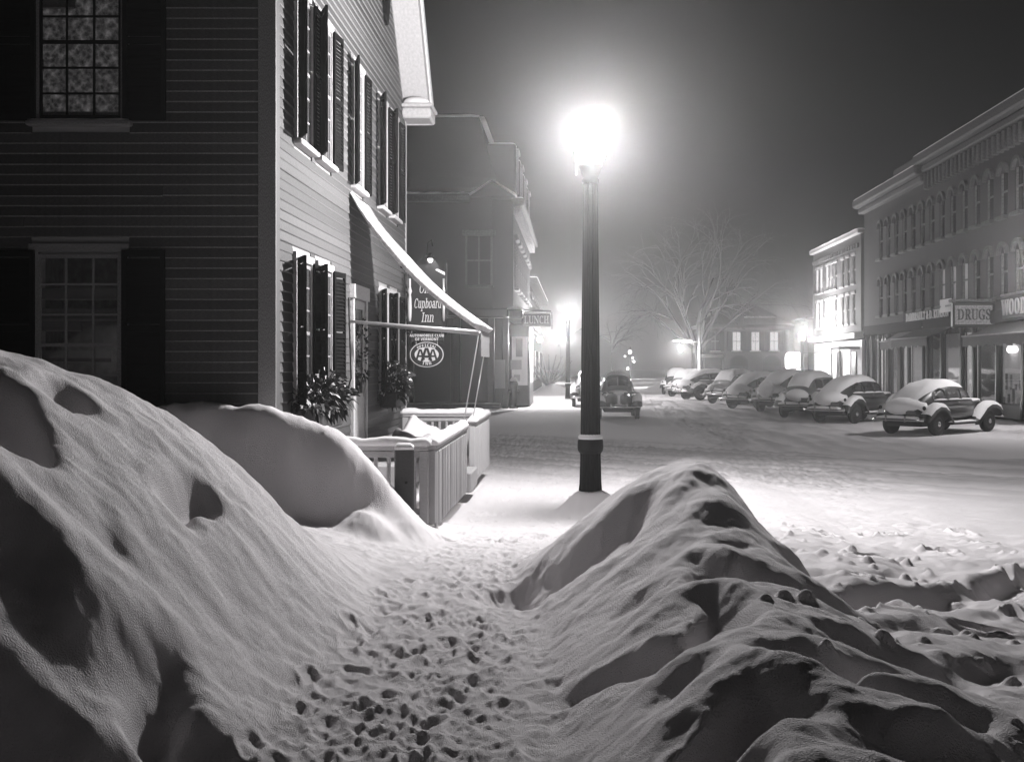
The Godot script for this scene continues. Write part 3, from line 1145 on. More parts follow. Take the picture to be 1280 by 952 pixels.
func make_inn_front() -> void:
	# ---- awning over the door
	var a := thing("awning", "snow-white canvas awning sloping from the inn wall on iron arms", "awning", Vector3(WALL_X, 0, -17.2))
	var st := pen()
	st.set_smooth_group(0)
	var n := 16
	var top := []
	for k in n + 1:
		var u := float(k) / n
		top.append(Vector3(0.03 + 1.88 * u, 4.27 - 2.0 * u - 0.27 * sin(PI * pow(u, 0.8)), 0))
	var rings := []
	for k in n + 1:
		var th := 0.03 + 0.10 * smoothstep(0.0, 0.35, float(k) / n)
		var p: Vector3 = top[k]
		var up := Vector3(0.72, 0.69, 0) * th
		var ring := PackedVector3Array()
		for q in [0.0, 0.25, 0.5, 0.75, 1.0]:
			ring.append(p + Vector3(0, 0, -1.6 * q) + up * (0.9 if q == 0.0 or q == 1.0 else 1.0) + Vector3(0, -0.03 * sin(PI * q), 0))
		for q in [1.0, 0.5, 0.0]:
			ring.append(p + Vector3(0, 0, -1.6 * q))
		rings.append(ring)
	loft(st, rings, true)
	obj("canvas", done(st), M.canvas, a)
	st = pen()
	var end: Vector3 = top[n]
	block(st, Vector3(end.x + 0.012, end.y - 0.36, -1.6), Vector3(end.x + 0.022, end.y + 0.02, 0.0))
	obj("valance", done(st), M.canvas_flap, a)
	for z in [-0.02, -1.58]:
		obj("arm", rod(Vector3(0.02, 2.42, z), Vector3(1.9, 2.27, z), 0.022), M.metal, a)
	obj("front_bar", rod(Vector3(1.9, 2.255, 0.0), Vector3(1.9, 2.255, -1.6), 0.022), M.metal, a)
	obj("rope", rod(Vector3(1.9, 2.25, -0.02), Vector3(1.64, 0.95, -0.4), 0.009, 6), M.rope, a)
	obj("rope", rod(Vector3(1.9, 2.25, -1.58), Vector3(1.66, 0.95, -1.75), 0.009, 6), M.rope, a)
	# ---- the hanging sign
	var s := thing("inn_sign", "black scroll-topped hanging inn sign with white lettering and turned side posts", "sign", Vector3(-2.79, 0, -22.3))
	var o := PackedVector2Array([Vector2(-0.36, 2.45), Vector2(0.36, 2.45), Vector2(0.36, 3.5)])
	for i in 9:
		var u := i / 8.0
		o.append(Vector2(0.34 - 0.22 * u, 3.5 + 0.26 * smoothstep(0.0, 1.0, u)))
	for i in 9:
		var w := PI * i / 8.0
		o.append(Vector2(0.1 * cos(w), 3.76 + 0.09 * sin(w)))
	for i in 9:
		var u := 1.0 - i / 8.0
		o.append(Vector2(-0.34 + 0.22 * u, 3.5 + 0.26 * smoothstep(0.0, 1.0, u)))
	o.append(Vector2(-0.36, 3.5))
	obj("board", plate(o, -0.025, 0.025), M.sign_black, s)
	for x in [-0.36, 0.36]:
		st = pen()
		st.set_smooth_group(0)
		lathe(st, [[0.022, 2.35], [0.022, 2.6], [0.03, 2.62], [0.02, 2.66], [0.034, 2.8], [0.03, 3.0], [0.018, 3.12], [0.034, 3.14], [0.02, 3.18], [0.034, 3.24], [0.02, 3.32], [0.022, 3.62], [0.03, 3.66], [0.005, 3.74]], 12, Vector3(x, 0, 0.045))
		obj("side_post", done(st), M.black_paint, s)
		st = pen()
		st.set_smooth_group(0)
		lathe(st, [[0.02, 2.60], [0.03, 2.68], [0.038, 2.85], [0.03, 3.02], [0.02, 3.1], [0.042, 3.16], [0.02, 3.24], [0.02, 3.4]], 12, Vector3(x * 0.88, 0, 0.05))
		obj("spindle", done(st), M.metal if x > 0 else M.sign_white, s)
	words("Olde", 0.17, 0.012, M.sign_white, s, Vector3(0.0, 3.21, 0.034), 0.0, true, 0.55, 0.12, 400)
	words("Cupboard", 0.17, 0.012, M.sign_white, s, Vector3(0.02, 2.93, 0.034), 0.0, true, 0.46, 0.12, 400)
	words("Inn", 0.17, 0.012, M.sign_white, s, Vector3(0.02, 2.67, 0.034), 0.0, true, 0.6, 0.12, 400)
	st = pen()
	st.set_smooth_group(0)
	tube(st, [Vector3(0.0, 3.84, 0.03), Vector3(0.02, 4.05, 0.1), Vector3(0.12, 4.1, 0.25), Vector3(0.14, 3.98, 0.33)], [0.012], 8)
	obj("lamp_arm", done(st), M.iron, s)
	obj("bracket", rod(Vector3(-0.5, 3.62, 0.0), Vector3(-0.3, 3.62, 0.0), 0.02), M.iron, s)
	obj("bracket", rod(Vector3(-0.5, 2.42, 0.0), Vector3(0.4, 2.42, 0.0), 0.022), M.iron, s)
	st = pen()
	st.set_smooth_group(0)
	lathe(st, [[0.03, 3.95], [0.045, 3.92], [0.085, 3.85], [0.08, 3.845], [0.035, 3.91]], 16, Vector3(0.1, -0.1, 0.33))
	obj("lamp_hood", done(st), M.iron, s)
	st = pen()
	st.set_smooth_group(0)
	lathe(st, [[0.01, 3.86], [0.045, 3.82], [0.05, 3.78], [0.03, 3.74], [0.004, 3.73]], 14, Vector3(0.1, -0.06, 0.33))
	obj("bulb", done(st), M.bulb_glow, s)
	lamp_light(s, Vector3(0.1, 3.73, 0.33), 0.12, 0.04)
	obj("top_snow", snow_cap(0.2, 0.1, 0.05, 3, 6), M.snow, s, Vector3(0.16, 3.56, 0.0), Basis(Vector3.BACK, -0.5))
	# ---- the motor club's two plates hanging below it
	var p := thing("club_plate", "small black plate lettered Automobile Club of Vermont under the inn sign", "sign", Vector3(-2.79, 0, -22.25))
	obj("plate", softbox(Vector3(0.62, 0.15, 0.02), 0.004), M.sign_black, p, Vector3(0, 2.30, 0))
	words("AUTOMOBILE CLUB", 0.05, 0.006, M.sign_white, p, Vector3(0, 2.335, 0.013))
	words("OF VERMONT", 0.05, 0.006, M.sign_white, p, Vector3(0, 2.265, 0.013))
	for x in [-0.28, 0.28]:
		obj("hanger", rod(Vector3(x, 2.375, 0), Vector3(x, 2.42, 0), 0.006, 5), M.metal, p)
	var q := thing("club_emblem", "oval black and white AAA official inn emblem hanging lowest", "sign", Vector3(-2.79, 1.98, -22.24))
	var oval := func(rx: float, ry: float) -> PackedVector2Array:
		var e := PackedVector2Array()
		for i in 40:
			e.append(Vector2(cos(TAU * i / 40.0) * rx, sin(TAU * i / 40.0) * ry))
		return e
	obj("rim", plate(oval.call(0.315, 0.235), -0.012, 0.0), M.sign_white, q)
	obj("ring", plate(oval.call(0.30, 0.222), 0.0005, 0.006), M.sign_black, q)
	obj("face", plate(oval.call(0.225, 0.14), 0.0065, 0.010), M.sign_white, q)
	for i in 3:
		words("A", 0.2 if i != 1 else 0.25, 0.008, M.sign_black, q, Vector3((i - 1) * 0.118, -0.005, 0.0145 + 0.004 * int(i == 1)), 0.0, false, 1.0)
	arc_words("OFFICIAL", 0.05, 0.245, 0.172, 1.0, q)
	arc_words("INN", 0.05, 0.245, 0.172, -1.0, q)
	for x in [-0.2, 0.2]:
		obj("hanger", rod(Vector3(x, 0.17, -0.005), Vector3(x, 0.245, -0.005), 0.006, 5), M.metal, q)
	# ---- planted boxes under the windows
	var lab := ["snow-flecked evergreens in the window box nearest the inn's corner", "evergreens in the window box beyond the inn door"]
	var spots := [[14.5, 1.15, 1.7], [20.3, 1.2, 0.95]]
	for k in 2:
		var b := thing("window_box", lab[k], "window box", Vector3(WALL_X, spots[k][1], -spots[k][0]), 0.0, "window boxes on the inn")
		var l: float = spots[k][2]
		obj("trough", softbox(Vector3(0.26, 0.26, l), 0.02), M.wood_box, b, Vector3(0.17, 0, 0))
		st = pen()
		for i in 5:
			leaves(st, Vector3(0.2, 0.26 + 0.05 * (i % 2), l * (i - 2) / 5.2), Vector3(0.22, 0.22 + 0.1 * (k), 0.22), 130, 0.14, 40 + i + 10 * k)
		obj("foliage", done(st), M.leaf, b).set_meta("kind", "stuff")
		st = pen()
		leaves(st, Vector3(0.24, 0.36, 0.0), Vector3(0.2, 0.2, 0.42 * l), 70, 0.11, 90 + k)
		obj("foliage_snow", done(st), M.snow, b).set_meta("kind", "stuff")
	# ---- fence along the yard
	fence("white picket railing facing the path from the inn corner", Vector3(-3.28, 0, -13.4), Vector3(-1.66, 0, -13.4), true)
	fence("long white board railing running along the path beside the lamp post", Vector3(-1.64, 0, -13.47), Vector3(-1.64, 0, -17.35), false)
	fence("short white board railing beyond the gateway, under the awning's end", Vector3(-1.64, 0, -18.75), Vector3(-1.64, 0, -21.85), false)
	fence("white railing closing the far end of the inn yard", Vector3(-1.7, 0, -21.95), Vector3(-3.2, 0, -21.95), true)
	var block_ := obj("gate_step", softbox(Vector3(0.24, 0.3, 1.1), 0.02), M.fence_paint, self, Vector3(-1.66, 0.06, -18.0))
	tag(block_, "low white step in the gap between the two board railings", "step")
	# ---- the dark post
	var post := thing("wooden_post", "weathered dark wooden post capped with snow before the railing", "post", Vector3(-1.87, 0, -12.95), 0.15)
	obj("post", softbox(Vector3(0.21, 1.0, 0.16), 0.015), M.dark_wood, post, Vector3(0, 0.38, 0))
	obj("knot_hole", rod(Vector3(0.02, 0.52, 0.07), Vector3(0.02, 0.52, 0.083), 0.016, 10), M.sign_black, post)
	obj("snow_cap", snow_cap(0.21, 0.16, 0.07, 5, 6), M.snow, post, Vector3(-0.105, 0.878, 0))


func arc_words(text: String, height: float, rx: float, ry: float, up: float, parent: Node3D) -> void:
	var n := text.length()
	for i in n:
		var a := (i - (n - 1) / 2.0) * (0.20 if n > 4 else 0.26)
		var at := Vector3(sin(a) * rx, cos(a) * ry * up, 0.009)
		var o := words(text[i], height, 0.006, M.sign_white, parent, at)
		o.rotation.z = -a * up * 0.75


func fence(label: String, a: Vector3, b: Vector3, open: bool) -> void:
	var f := thing("railing", label, "fence", a, 0.0, "white railings round the inn yard")
	var dir := (b - a).normalized()
	f.basis = Basis(dir, Vector3.UP, dir.cross(Vector3.UP))
	var l := a.distance_to(b)
	obj("top_rail", softbox(Vector3(l, 0.06, 0.13), 0.012), M.fence_paint, f, Vector3(l / 2, 0.86, 0))
	obj("rail", softbox(Vector3(l - 0.02, 0.07, 0.05), 0.008), M.fence_paint, f, Vector3(l / 2, 0.785, 0))
	obj("rail", softbox(Vector3(l - 0.02, 0.07, 0.05), 0.008), M.fence_paint, f, Vector3(l / 2, 0.14, 0))
	for x in [0.05, l - 0.05]:
		obj("post", softbox(Vector3(0.1, 0.83, 0.1), 0.01), M.fence_paint, f, Vector3(x, 0.412, 0))
	var gap := 0.125 if open else 0.115
	var wide := 0.045 if open else 0.085
	var n := floori((l - 0.25) / gap)
	var picket := softbox(Vector3(wide, 0.64, 0.022), 0.004) if open else softbox(Vector3(wide, 0.86, 0.034), 0.012)
	for k in n:
		var slip := 0.0 if open else rng.randf_range(-0.007, 0.007)
		obj("picket", picket, M.fence_paint, f, Vector3(0.16 + (l - 0.32) * k / (n - 1), 0.46 if open else 0.38, 0.0 if open else 0.044 + slip), Basis(Vector3.UP, 0.0 if open else rng.randf_range(-0.1, 0.1)))
	obj("snow_cap", snow_cap(l + 0.06, 0.17, 0.10, roundi(l * 31.0), 30), M.snow, f, Vector3(-0.03, 0.888, 0))


# ------------------------------------------------------------------ the blocks on the left, beyond the side road

func make_left_blocks() -> void:
	var b := thing("mansard_block", "corner building with a snow-edged mansard roof beyond the inn", "building", Vector3(-2.9, -0.2, -54.0))
	# local: x to the right (street side is x = 0), -z away
	var st := pen()
	block(st, Vector3(-10.5, 0, -21.0), Vector3(-0.9, 9.55, 0.0))
	block(st, Vector3(-0.9, 4.4, -21.0), Vector3(0.0, 9.55, -0.9))
	block(st, Vector3(-0.9, 0, -21.0), Vector3(-0.35, 4.4, -0.9))
	obj("wall", done(st), M.brick, b)
	# the canted corner bay with its little gable
	st = pen()
	loft(st, [PackedVector3Array([Vector3(-1.5, 4.4, -0.002), Vector3(-1.5, 9.5, -0.002), Vector3(-1.5, 9.5, -1.0), Vector3(-1.5, 4.4, -1.0)]), PackedVector3Array([Vector3(-0.9, 4.4, 0.001), Vector3(-0.9, 9.5, 0.001), Vector3(-0.9, 9.5, -1.0), Vector3(-0.9, 4.4, -1.0)]), PackedVector3Array([Vector3(-0.003, 4.4, -0.897), Vector3(-0.003, 9.5, -0.897), Vector3(-0.003, 9.5, -1.0), Vector3(-0.003, 4.4, -1.0)])], true)
	obj("corner_bay", done(st), M.brick, b)
	obj("pediment", plate(PackedVector2Array([Vector2(-1.9, 9.6), Vector2(0.15, 9.6), Vector2(-0.88, 10.25)]), -0.5, 0.22), M.brick, b)
	for s in [[-1.95, 9.62, 0.56], [-0.86, 10.27, -0.56]]:
		obj("pediment_snow", snow_cap(1.25, 0.6, 0.09, 4, 8), M.snow, b, Vector3(s[0], s[1], 0.0), Basis(Vector3.BACK, s[2]))
	# cornice with the snow on it
	obj("cornice", softbox(Vector3(8.7, 0.35, 0.6), 0.06), M.stone_dark, b, Vector3(-6.25, 9.5, 0.2))
	obj("cornice", softbox(Vector3(0.6, 0.35, 20.2), 0.06), M.stone_dark, b, Vector3(0.2, 9.5, -11.0))
	obj("cornice_snow", snow_cap(8.7, 0.55, 0.1, 9, 30), M.snow, b, Vector3(-10.6, 9.67, 0.2))
	obj("cornice_snow", snow_cap(20.0, 0.55, 0.1, 10, 40), M.snow, b, Vector3(0.2, 9.67, -1.0), Basis(Vector3.UP, PI / 2))
	for k in 22:
		obj("bracket", softbox(Vector3(0.36, 0.42, 0.16), 0.03), M.stone, b, Vector3(0.16, 9.14, -1.3 - k * 0.9))
	# concave mansard
	st = pen()
	st.set_smooth_group(0)
	var rings := []
	for k in 9:
		var u := k / 8.0
		var g := 1.5 * pow(u, 0.55)
		rings.append(PackedVector3Array([Vector3(-10.5, 9.6 + 3.9 * u, 0.05 - g), Vector3(-0.1 - g, 9.6 + 3.9 * u, 0.05 - g), Vector3(-0.1 - g, 9.6 + 3.9 * u, -21.0), Vector3(-10.5, 9.6 + 3.9 * u, -21.0)]))
	st.set_smooth_group(-1)
	loft(st, rings, true)
	obj("mansard_roof", done(st), M.slate, b)
	obj("roof_edge_snow", snow_cap(8.9, 0.5, 0.12, 6, 20), M.snow, b, Vector3(-10.5, 13.5, -1.45))
	obj("roof_edge_snow", snow_cap(19.0, 0.5, 0.12, 7, 20), M.snow, b, Vector3(-1.6, 13.5, -1.6), Basis(Vector3.UP, PI / 2))
	for k in 5:
		var front := k == 0
		var at := Vector3(-6.2, 9.9, -0.75) if front else Vector3(-0.75, 9.9, -3.0 - (k - 1) * 4.6)
		var dm := obj("dormer", softbox(Vector3(1.7, 2.5, 1.6), 0.05), M.slate, b, at + Vector3(0, 1.25, 0), Basis(Vector3.UP, 0.0 if front else PI / 2))
		obj("pane", boxm(Vector3(-0.5, -0.85, 0.81), Vector3(0.5, 0.8, 0.83)), M.dark_glass, dm)
		st = pen()
		block(st, Vector3(-0.62, -0.95, 0.803), Vector3(-0.5, 0.9, 0.88))
		block(st, Vector3(0.5, -0.95, 0.803), Vector3(0.62, 0.9, 0.88))
		block(st, Vector3(-0.75, 0.9, 0.802), Vector3(0.75, 1.05, 0.95))
		obj("frame", done(st), M.stone_dark if front else M.stone, dm)
		obj("snow_cap", snow_cap(1.7, 1.3, 0.12, 30 + k, 6), M.snow, dm, Vector3(-0.85, 1.24, 0.15))
	# upper windows: flat on the front, one on the bay, a row down the side
	for w in [[-6.4, 0.0, 0.0], [-9.0, 0.0, 0.0], [-1.5, 0.14, 0.0]]:
		block_window(b, Vector3(w[0], 5.6, 0.005 if w[0] < -2.0 else 0.02), 1.05, 2.2, w[2], M.dark_glass, M.stone_dark)
	for k in 7:
		block_window(b, Vector3(0.005, 5.6, -2.6 - k * 2.6), 1.0, 2.2, PI / 2, M.dark_glass, M.stone_dark)
	# the shop at street level: piers, boards, a lit window, a door, the ledge
	obj("shop_ledge", softbox(Vector3(10.3, 0.4, 0.9), 0.06), M.shop_wood, b, Vector3(-5.3, 4.3, 0.1))
	obj("shop_ledge", softbox(Vector3(0.9, 0.4, 9.0), 0.06), M.shop_wood, b, Vector3(0.0, 4.3, -4.9))
	obj("ledge_snow", snow_cap(6.0, 0.7, 0.1, 12, 20), M.snow, b, Vector3(-10.0, 4.49, 0.1))
	obj("ledge_snow", snow_cap(4.0, 0.8, 0.16, 13, 14), M.snow, b, Vector3(0.05, 4.49, -0.6), Basis(Vector3.UP, PI / 2))
	for x in [-9.8, -7.0, -4.6, -2.5, -0.95]:
		obj("shop_pier", softbox(Vector3(0.32, 4.1, 0.35), 0.03), M.shop_wood, b, Vector3(x, 2.05, 0.1))
	for x in [[-9.6, -7.2], [-6.8, -4.8]]:
		var sw := obj("shop_window", boxm(Vector3(x[0], 1.0, 0.02), Vector3(x[1], 3.4, 0.04)), M.window_faint, b)
		obj("pane", boxm(Vector3(x[0], 1.0, 0.10), Vector3(x[1], 3.4, 0.11)), M.pane_glass, sw)
		obj("sill", boxm(Vector3(x[0], 0.86, 0.02), Vector3(x[1], 1.0, 0.2)), M.shop_wood, b)
	obj("lit_window", boxm(Vector3(-7.9, 1.5, 0.05), Vector3(-7.25, 2.2, 0.07)), M.window_dim, b)
	obj("door", boxm(Vector3(-4.3, 0.1, 0.0), Vector3(-2.8, 3.6, 0.05)), M.shop_wood, b)
	obj("poster", boxm(Vector3(-0.78, 0.9, 0.20), Vector3(-0.3, 2.2, 0.22)), M.paper, b)
	obj("corner_post", softbox(Vector3(0.3, 4.1, 0.3), 0.04), M.shop_wood, b, Vector3(-0.3, 2.05, 0.05))
	obj("step", softbox(Vector3(5.0, 0.22, 0.8), 0.03), M.stone_dark, b, Vector3(-3.0, 0.12, 0.7))
	obj("step_snow", snow_cap(5.0, 0.7, 0.06, 15, 20), M.snow, b, Vector3(-5.5, 0.22, 0.72))
	# shop bay on the street side with notices in it
	obj("shop_bay", softbox(Vector3(1.0, 3.9, 5.0), 0.05), M.shop_wood, b, Vector3(0.2, 1.95, -5.0))
	for w in [[-2.49, 0.25, 1.2], [-2.49, -0.18, 0.6]]:
		pass
	obj("bay_window", boxm(Vector3(-0.15, 1.0, -2.495), Vector3(0.6, 3.3, -2.47)), M.window_faint, b)
	obj("notice", boxm(Vector3(-0.2, 1.75, -2.46), Vector3(0.32, 2.2, -2.45)), M.paper, b)
	obj("notice", boxm(Vector3(-0.05, 1.2, -2.46), Vector3(0.25, 1.5, -2.45)), M.paper, b)
	obj("notice", boxm(Vector3(0.05, 2.35, -2.46), Vector3(0.36, 3.2, -2.45)), M.canvas_flap, b)
	obj("lit_window", boxm(Vector3(0.705, 1.1, -7.2), Vector3(0.72, 3.2, -2.9)), M.window_dim, b)
	# ---- lunch sign
	var s := thing("lunch_sign", "LUNCH sign board jutting over the pavement from the corner building", "sign", Vector3(-1.85, 3.85, -55.4))
	obj("board", softbox(Vector3(1.35, 0.62, 0.14), 0.03), M.sign_black, s)
	obj("rim", softbox(Vector3(1.5, 0.07, 0.2), 0.01), M.stone, s, Vector3(0, 0.36, 0))
	obj("rim", softbox(Vector3(0.07, 0.8, 0.2), 0.01), M.stone, s, Vector3(0.73, -0.03, 0))
	obj("bracket", rod(Vector3(-1.0, 0.5, 0), Vector3(0.7, 0.42, 0), 0.03), M.iron, s)
	words("LUNCH", 0.34, 0.03, M.stone, s, Vector3(0.02, 0, 0.09), 0.0, true, 0.68)
	# ---- lit globe over the shop entrance
	var g := thing("shop_lamp", "glaring globe light hung below the lunch sign", "lamp", Vector3(-1.75, 3.0, -57.4))
	var st2 := pen()
	st2.set_smooth_group(0)
	lathe(st2, [[0.02, -0.16], [0.1, -0.13], [0.15, 0.0], [0.1, 0.13], [0.02, 0.16]], 16)
	obj("globe", done(st2), M.globe_glow, g)
	obj("bracket", rod(Vector3(0, 0.16, 0), Vector3(-0.45, 0.4, 0), 0.02), M.iron, g)
	lamp_light(g, Vector3.ZERO, 45.0, 0.1)
	# ---- iron hitching post / hydrant at the corner
	var h := thing("fire_hydrant", "dark snow-capped hydrant at the corner building's kerb", "hydrant", Vector3(-2.75, -0.15, -52.6))
	st2 = pen()
	st2.set_smooth_group(0)
	lathe(st2, [[0.2, 0.0], [0.2, 0.1], [0.15, 0.14], [0.15, 1.0], [0.19, 1.03], [0.19, 1.1], [0.15, 1.2], [0.06, 1.27]], 14)
	obj("barrel", done(st2), M.iron, h)
	for x in [-0.2, 0.2]:
		obj("outlet", rod(Vector3(x * 0.6, 0.75, 0), Vector3(x * 1.25, 0.75, 0), 0.08, 10), M.iron, h)
	obj("snow_cap", snow_cap(0.32, 0.3, 0.14, 2, 6), M.snow, h, Vector3(-0.16, 1.2, 0))
	# ---- the next block down the left side, lost in mist
	var f := thing("brick_row", "dim brick row receding into the mist behind the lunch sign", "building", Vector3(-3.1, -0.2, -78.0))
	obj("wall", boxm(Vector3(-9, 0, -30), Vector3(0, 7.5, 0)), M.brick, f)
	obj("cornice", softbox(Vector3(0.7, 0.4, 30.0), 0.05), M.stone_dark, f, Vector3(0.2, 7.5, -15))
	obj("cornice_snow", snow_cap(30.0, 0.8, 0.12, 44, 30), M.snow, f, Vector3(0.2, 7.69, 0.0), Basis(Vector3.UP, PI / 2))
	for k in 9:
		block_window(f, Vector3(0.005, 4.6, -1.2 - k * 3.1), 1.0, 1.9, PI / 2, M.dark_glass, M.stone_dark)
		obj("shop_window", boxm(Vector3(0.004, 0.8, -3.4 - k * 3.1), Vector3(0.05, 3.0, -1.2 - k * 3.1)), M.window_dim if k % 3 == 0 else M.dark_glass, f)


# a window on a far facade: glass, casing, hood and sill, facing +z before it is turned; at = middle of its sill
func block_window(parent: Node3D, at: Vector3, w: float, h: float, turn: float, glass: Material, trim: Material) -> void:
	var win := obj("window", boxm(Vector3(-w / 2, 0, 0.0), Vector3(w / 2, h, 0.02)), glass, parent, at, Basis(Vector3.UP, turn))
	var st := pen()
	block(st, Vector3(-w / 2 - 0.10, 0, 0), Vector3(-w / 2, h, 0.07))
	block(st, Vector3(w / 2, 0, 0), Vector3(w / 2 + 0.10, h, 0.07))
	block(st, Vector3(-0.025, 0, 0.021), Vector3(0.025, h, 0.04))
	block(st, Vector3(-w / 2, h * 0.5 - 0.03, 0.021), Vector3(w / 2, h * 0.5 + 0.03, 0.045))
	obj("frame", done(st), trim, win)
	obj("hood", softbox(Vector3(w + 0.45, 0.28, 0.22), 0.04), trim, win, Vector3(0, h + 0.15, 0.1))
	obj("sill", softbox(Vector3(w + 0.3, 0.13, 0.24), 0.03), trim, win, Vector3(0, -0.07, 0.1))


# ------------------------------------------------------------------ the brick blocks on the right

const FACE_X := 16.0


# tall narrow window with a round head, facing +z before it is turned
func arch_outline(w: float, h: float, grow: float) -> PackedVector2Array:
	var o := PackedVector2Array([Vector2(-w / 2 - grow, 0), Vector2(w / 2 + grow, 0)])
	for i in 9:
		var a := PI * i / 8.0
		o.append(Vector2(cos(a) * (w / 2 + grow), h - w * 0.42 + sin(a) * (w * 0.42 + grow)))
	return o


var arch_kit := {}


func arch_window(parent: Node3D, at: Vector3, glass: Material, stone: Material) -> void:
	if arch_kit.is_empty():
		var st := pen()
		for s in [[-0.36, -0.29], [0.29, 0.36]]:
			block(st, Vector3(s[0], 0, -0.10), Vector3(s[1], 1.62, -0.03))
		block(st, Vector3(-0.29, 0.88, -0.10), Vector3(0.29, 0.95, -0.04))
		arch_kit.sash = done(st)
		st = pen()
		for i in 10:
			var a0 := PI * i / 10.0
			var a1 := PI * (i + 1) / 10.0
			var p := []
			for q in [[0.37, a0], [0.52, a0], [0.52, a1], [0.37, a1]]:
				p.append(Vector2(cos(q[1]) * q[0], 1.55 + sin(q[1]) * q[0] * 0.9))
			loft(st, [PackedVector3Array([Vector3(p[0].x, p[0].y, 0.0), Vector3(p[1].x, p[1].y, 0.0), Vector3(p[1].x, p[1].y, 0.14), Vector3(p[0].x, p[0].y, 0.14)]), PackedVector3Array([Vector3(p[3].x, p[3].y, 0.0), Vector3(p[2].x, p[2].y, 0.0), Vector3(p[2].x, p[2].y, 0.14), Vector3(p[3].x, p[3].y, 0.14)])], true)
		arch_kit.hood = done(st)
		# the brickwork that rounds the head of the opening
		st = pen()
		var o := PackedVector2Array([Vector2(-0.3755, 1.5), Vector2(-0.3755, 1.92), Vector2(0.3755, 1.92), Vector2(0.3755, 1.5)])
		for i in 11:
			var a := PI * i / 10.0
			o.append(Vector2(cos(a) * 0.36, 1.53 + sin(a) * 0.34))
		o.reverse()
		arch_kit.head = plate(o, -0.18, -0.004)
		arch_kit.sill = softbox(Vector3(1.0, 0.14, 0.30), 0.03)
		arch_kit.pane = boxm(Vector3(-0.36, 0, -0.15), Vector3(0.36, 1.9, -0.12))
	var win := obj("window", arch_kit.sash, stone, parent, at, Basis(Vector3.UP, -PI / 2))
	obj("pane", arch_kit.pane, glass, win)
	obj("head", arch_kit.head, M.brick_dark, win)
	obj("hood", arch_kit.hood, M.stone_dark, win)
	obj("sill", arch_kit.sill, M.stone_dark, win, Vector3(0, -0.07, 0.05))


func brick_block(called: String, label: String, d0: float, d1: float, first_window: float, top: float, fancy: bool) -> Node3D:
	# from depth d0 (near) to d1 (far)
	var b := thing(called, label, "building", Vector3(FACE_X, -0.2, -d1))
	var l := d1 - d0
	var dep := 14.0
	obj("wall", boxm(Vector3(0.25, 0, 0), Vector3(dep, top - 0.1, l)), M.brick_dark, b)
	for y in [[4.0, 4.55], [6.45, 7.53], [9.4, top]]:
		obj("wall_band", boxm(Vector3(0, y[0], 0), Vector3(0.249, y[1], l)), M.brick, b)
	var spots := []
	var w := first_window
	while w > d0 + 0.45:
		spots.append(w)
		w -= 1.5
	for y in [[4.55, 6.45], [7.53, 9.4]]:
		var from := 0.0
		for s in spots:
			var z: float = d1 - s
			obj("pier", boxm(Vector3(0, y[0], from), Vector3(0.248, y[1], z - 0.37)), M.brick, b)
			from = z + 0.37
		obj("pier", boxm(Vector3(0, y[0], from), Vector3(0.248, y[1], l)), M.brick, b)
		var k := 0
		for s in spots:
			arch_window(b, Vector3(0, y[0], d1 - s), M.window_faint if y[0] < 5.0 and (k in [1, 2, 3] and fancy) else M.dark_glass, M.stone_mid)
			k += 1
	# cornice
	obj("cornice", softbox(Vector3(0.75, 0.45, l + 0.5), 0.08), M.stone_dark, b, Vector3(-0.25, top + 0.15, l / 2))
	obj("cornice", softbox(Vector3(0.45, 0.3, l + 0.3), 0.05), M.stone_dark, b, Vector3(-0.1, top - 0.25, l / 2))
	obj("cornice_snow", snow_cap(l + 0.4, 0.7, 0.07, 60 + int(top * 10.0), 30), M.snow, b, Vector3(-0.25, top + 0.37, l + 0.2), Basis(Vector3.UP, PI / 2))
	if fancy:
		var n := floori(l / 0.55)
		for k in n:
			obj("corbel", softbox(Vector3(0.28, 0.75, 0.2), 0.03), M.stone_dark, b, Vector3(-0.1, top - 0.82, 0.3 + k * 0.55))
	return b


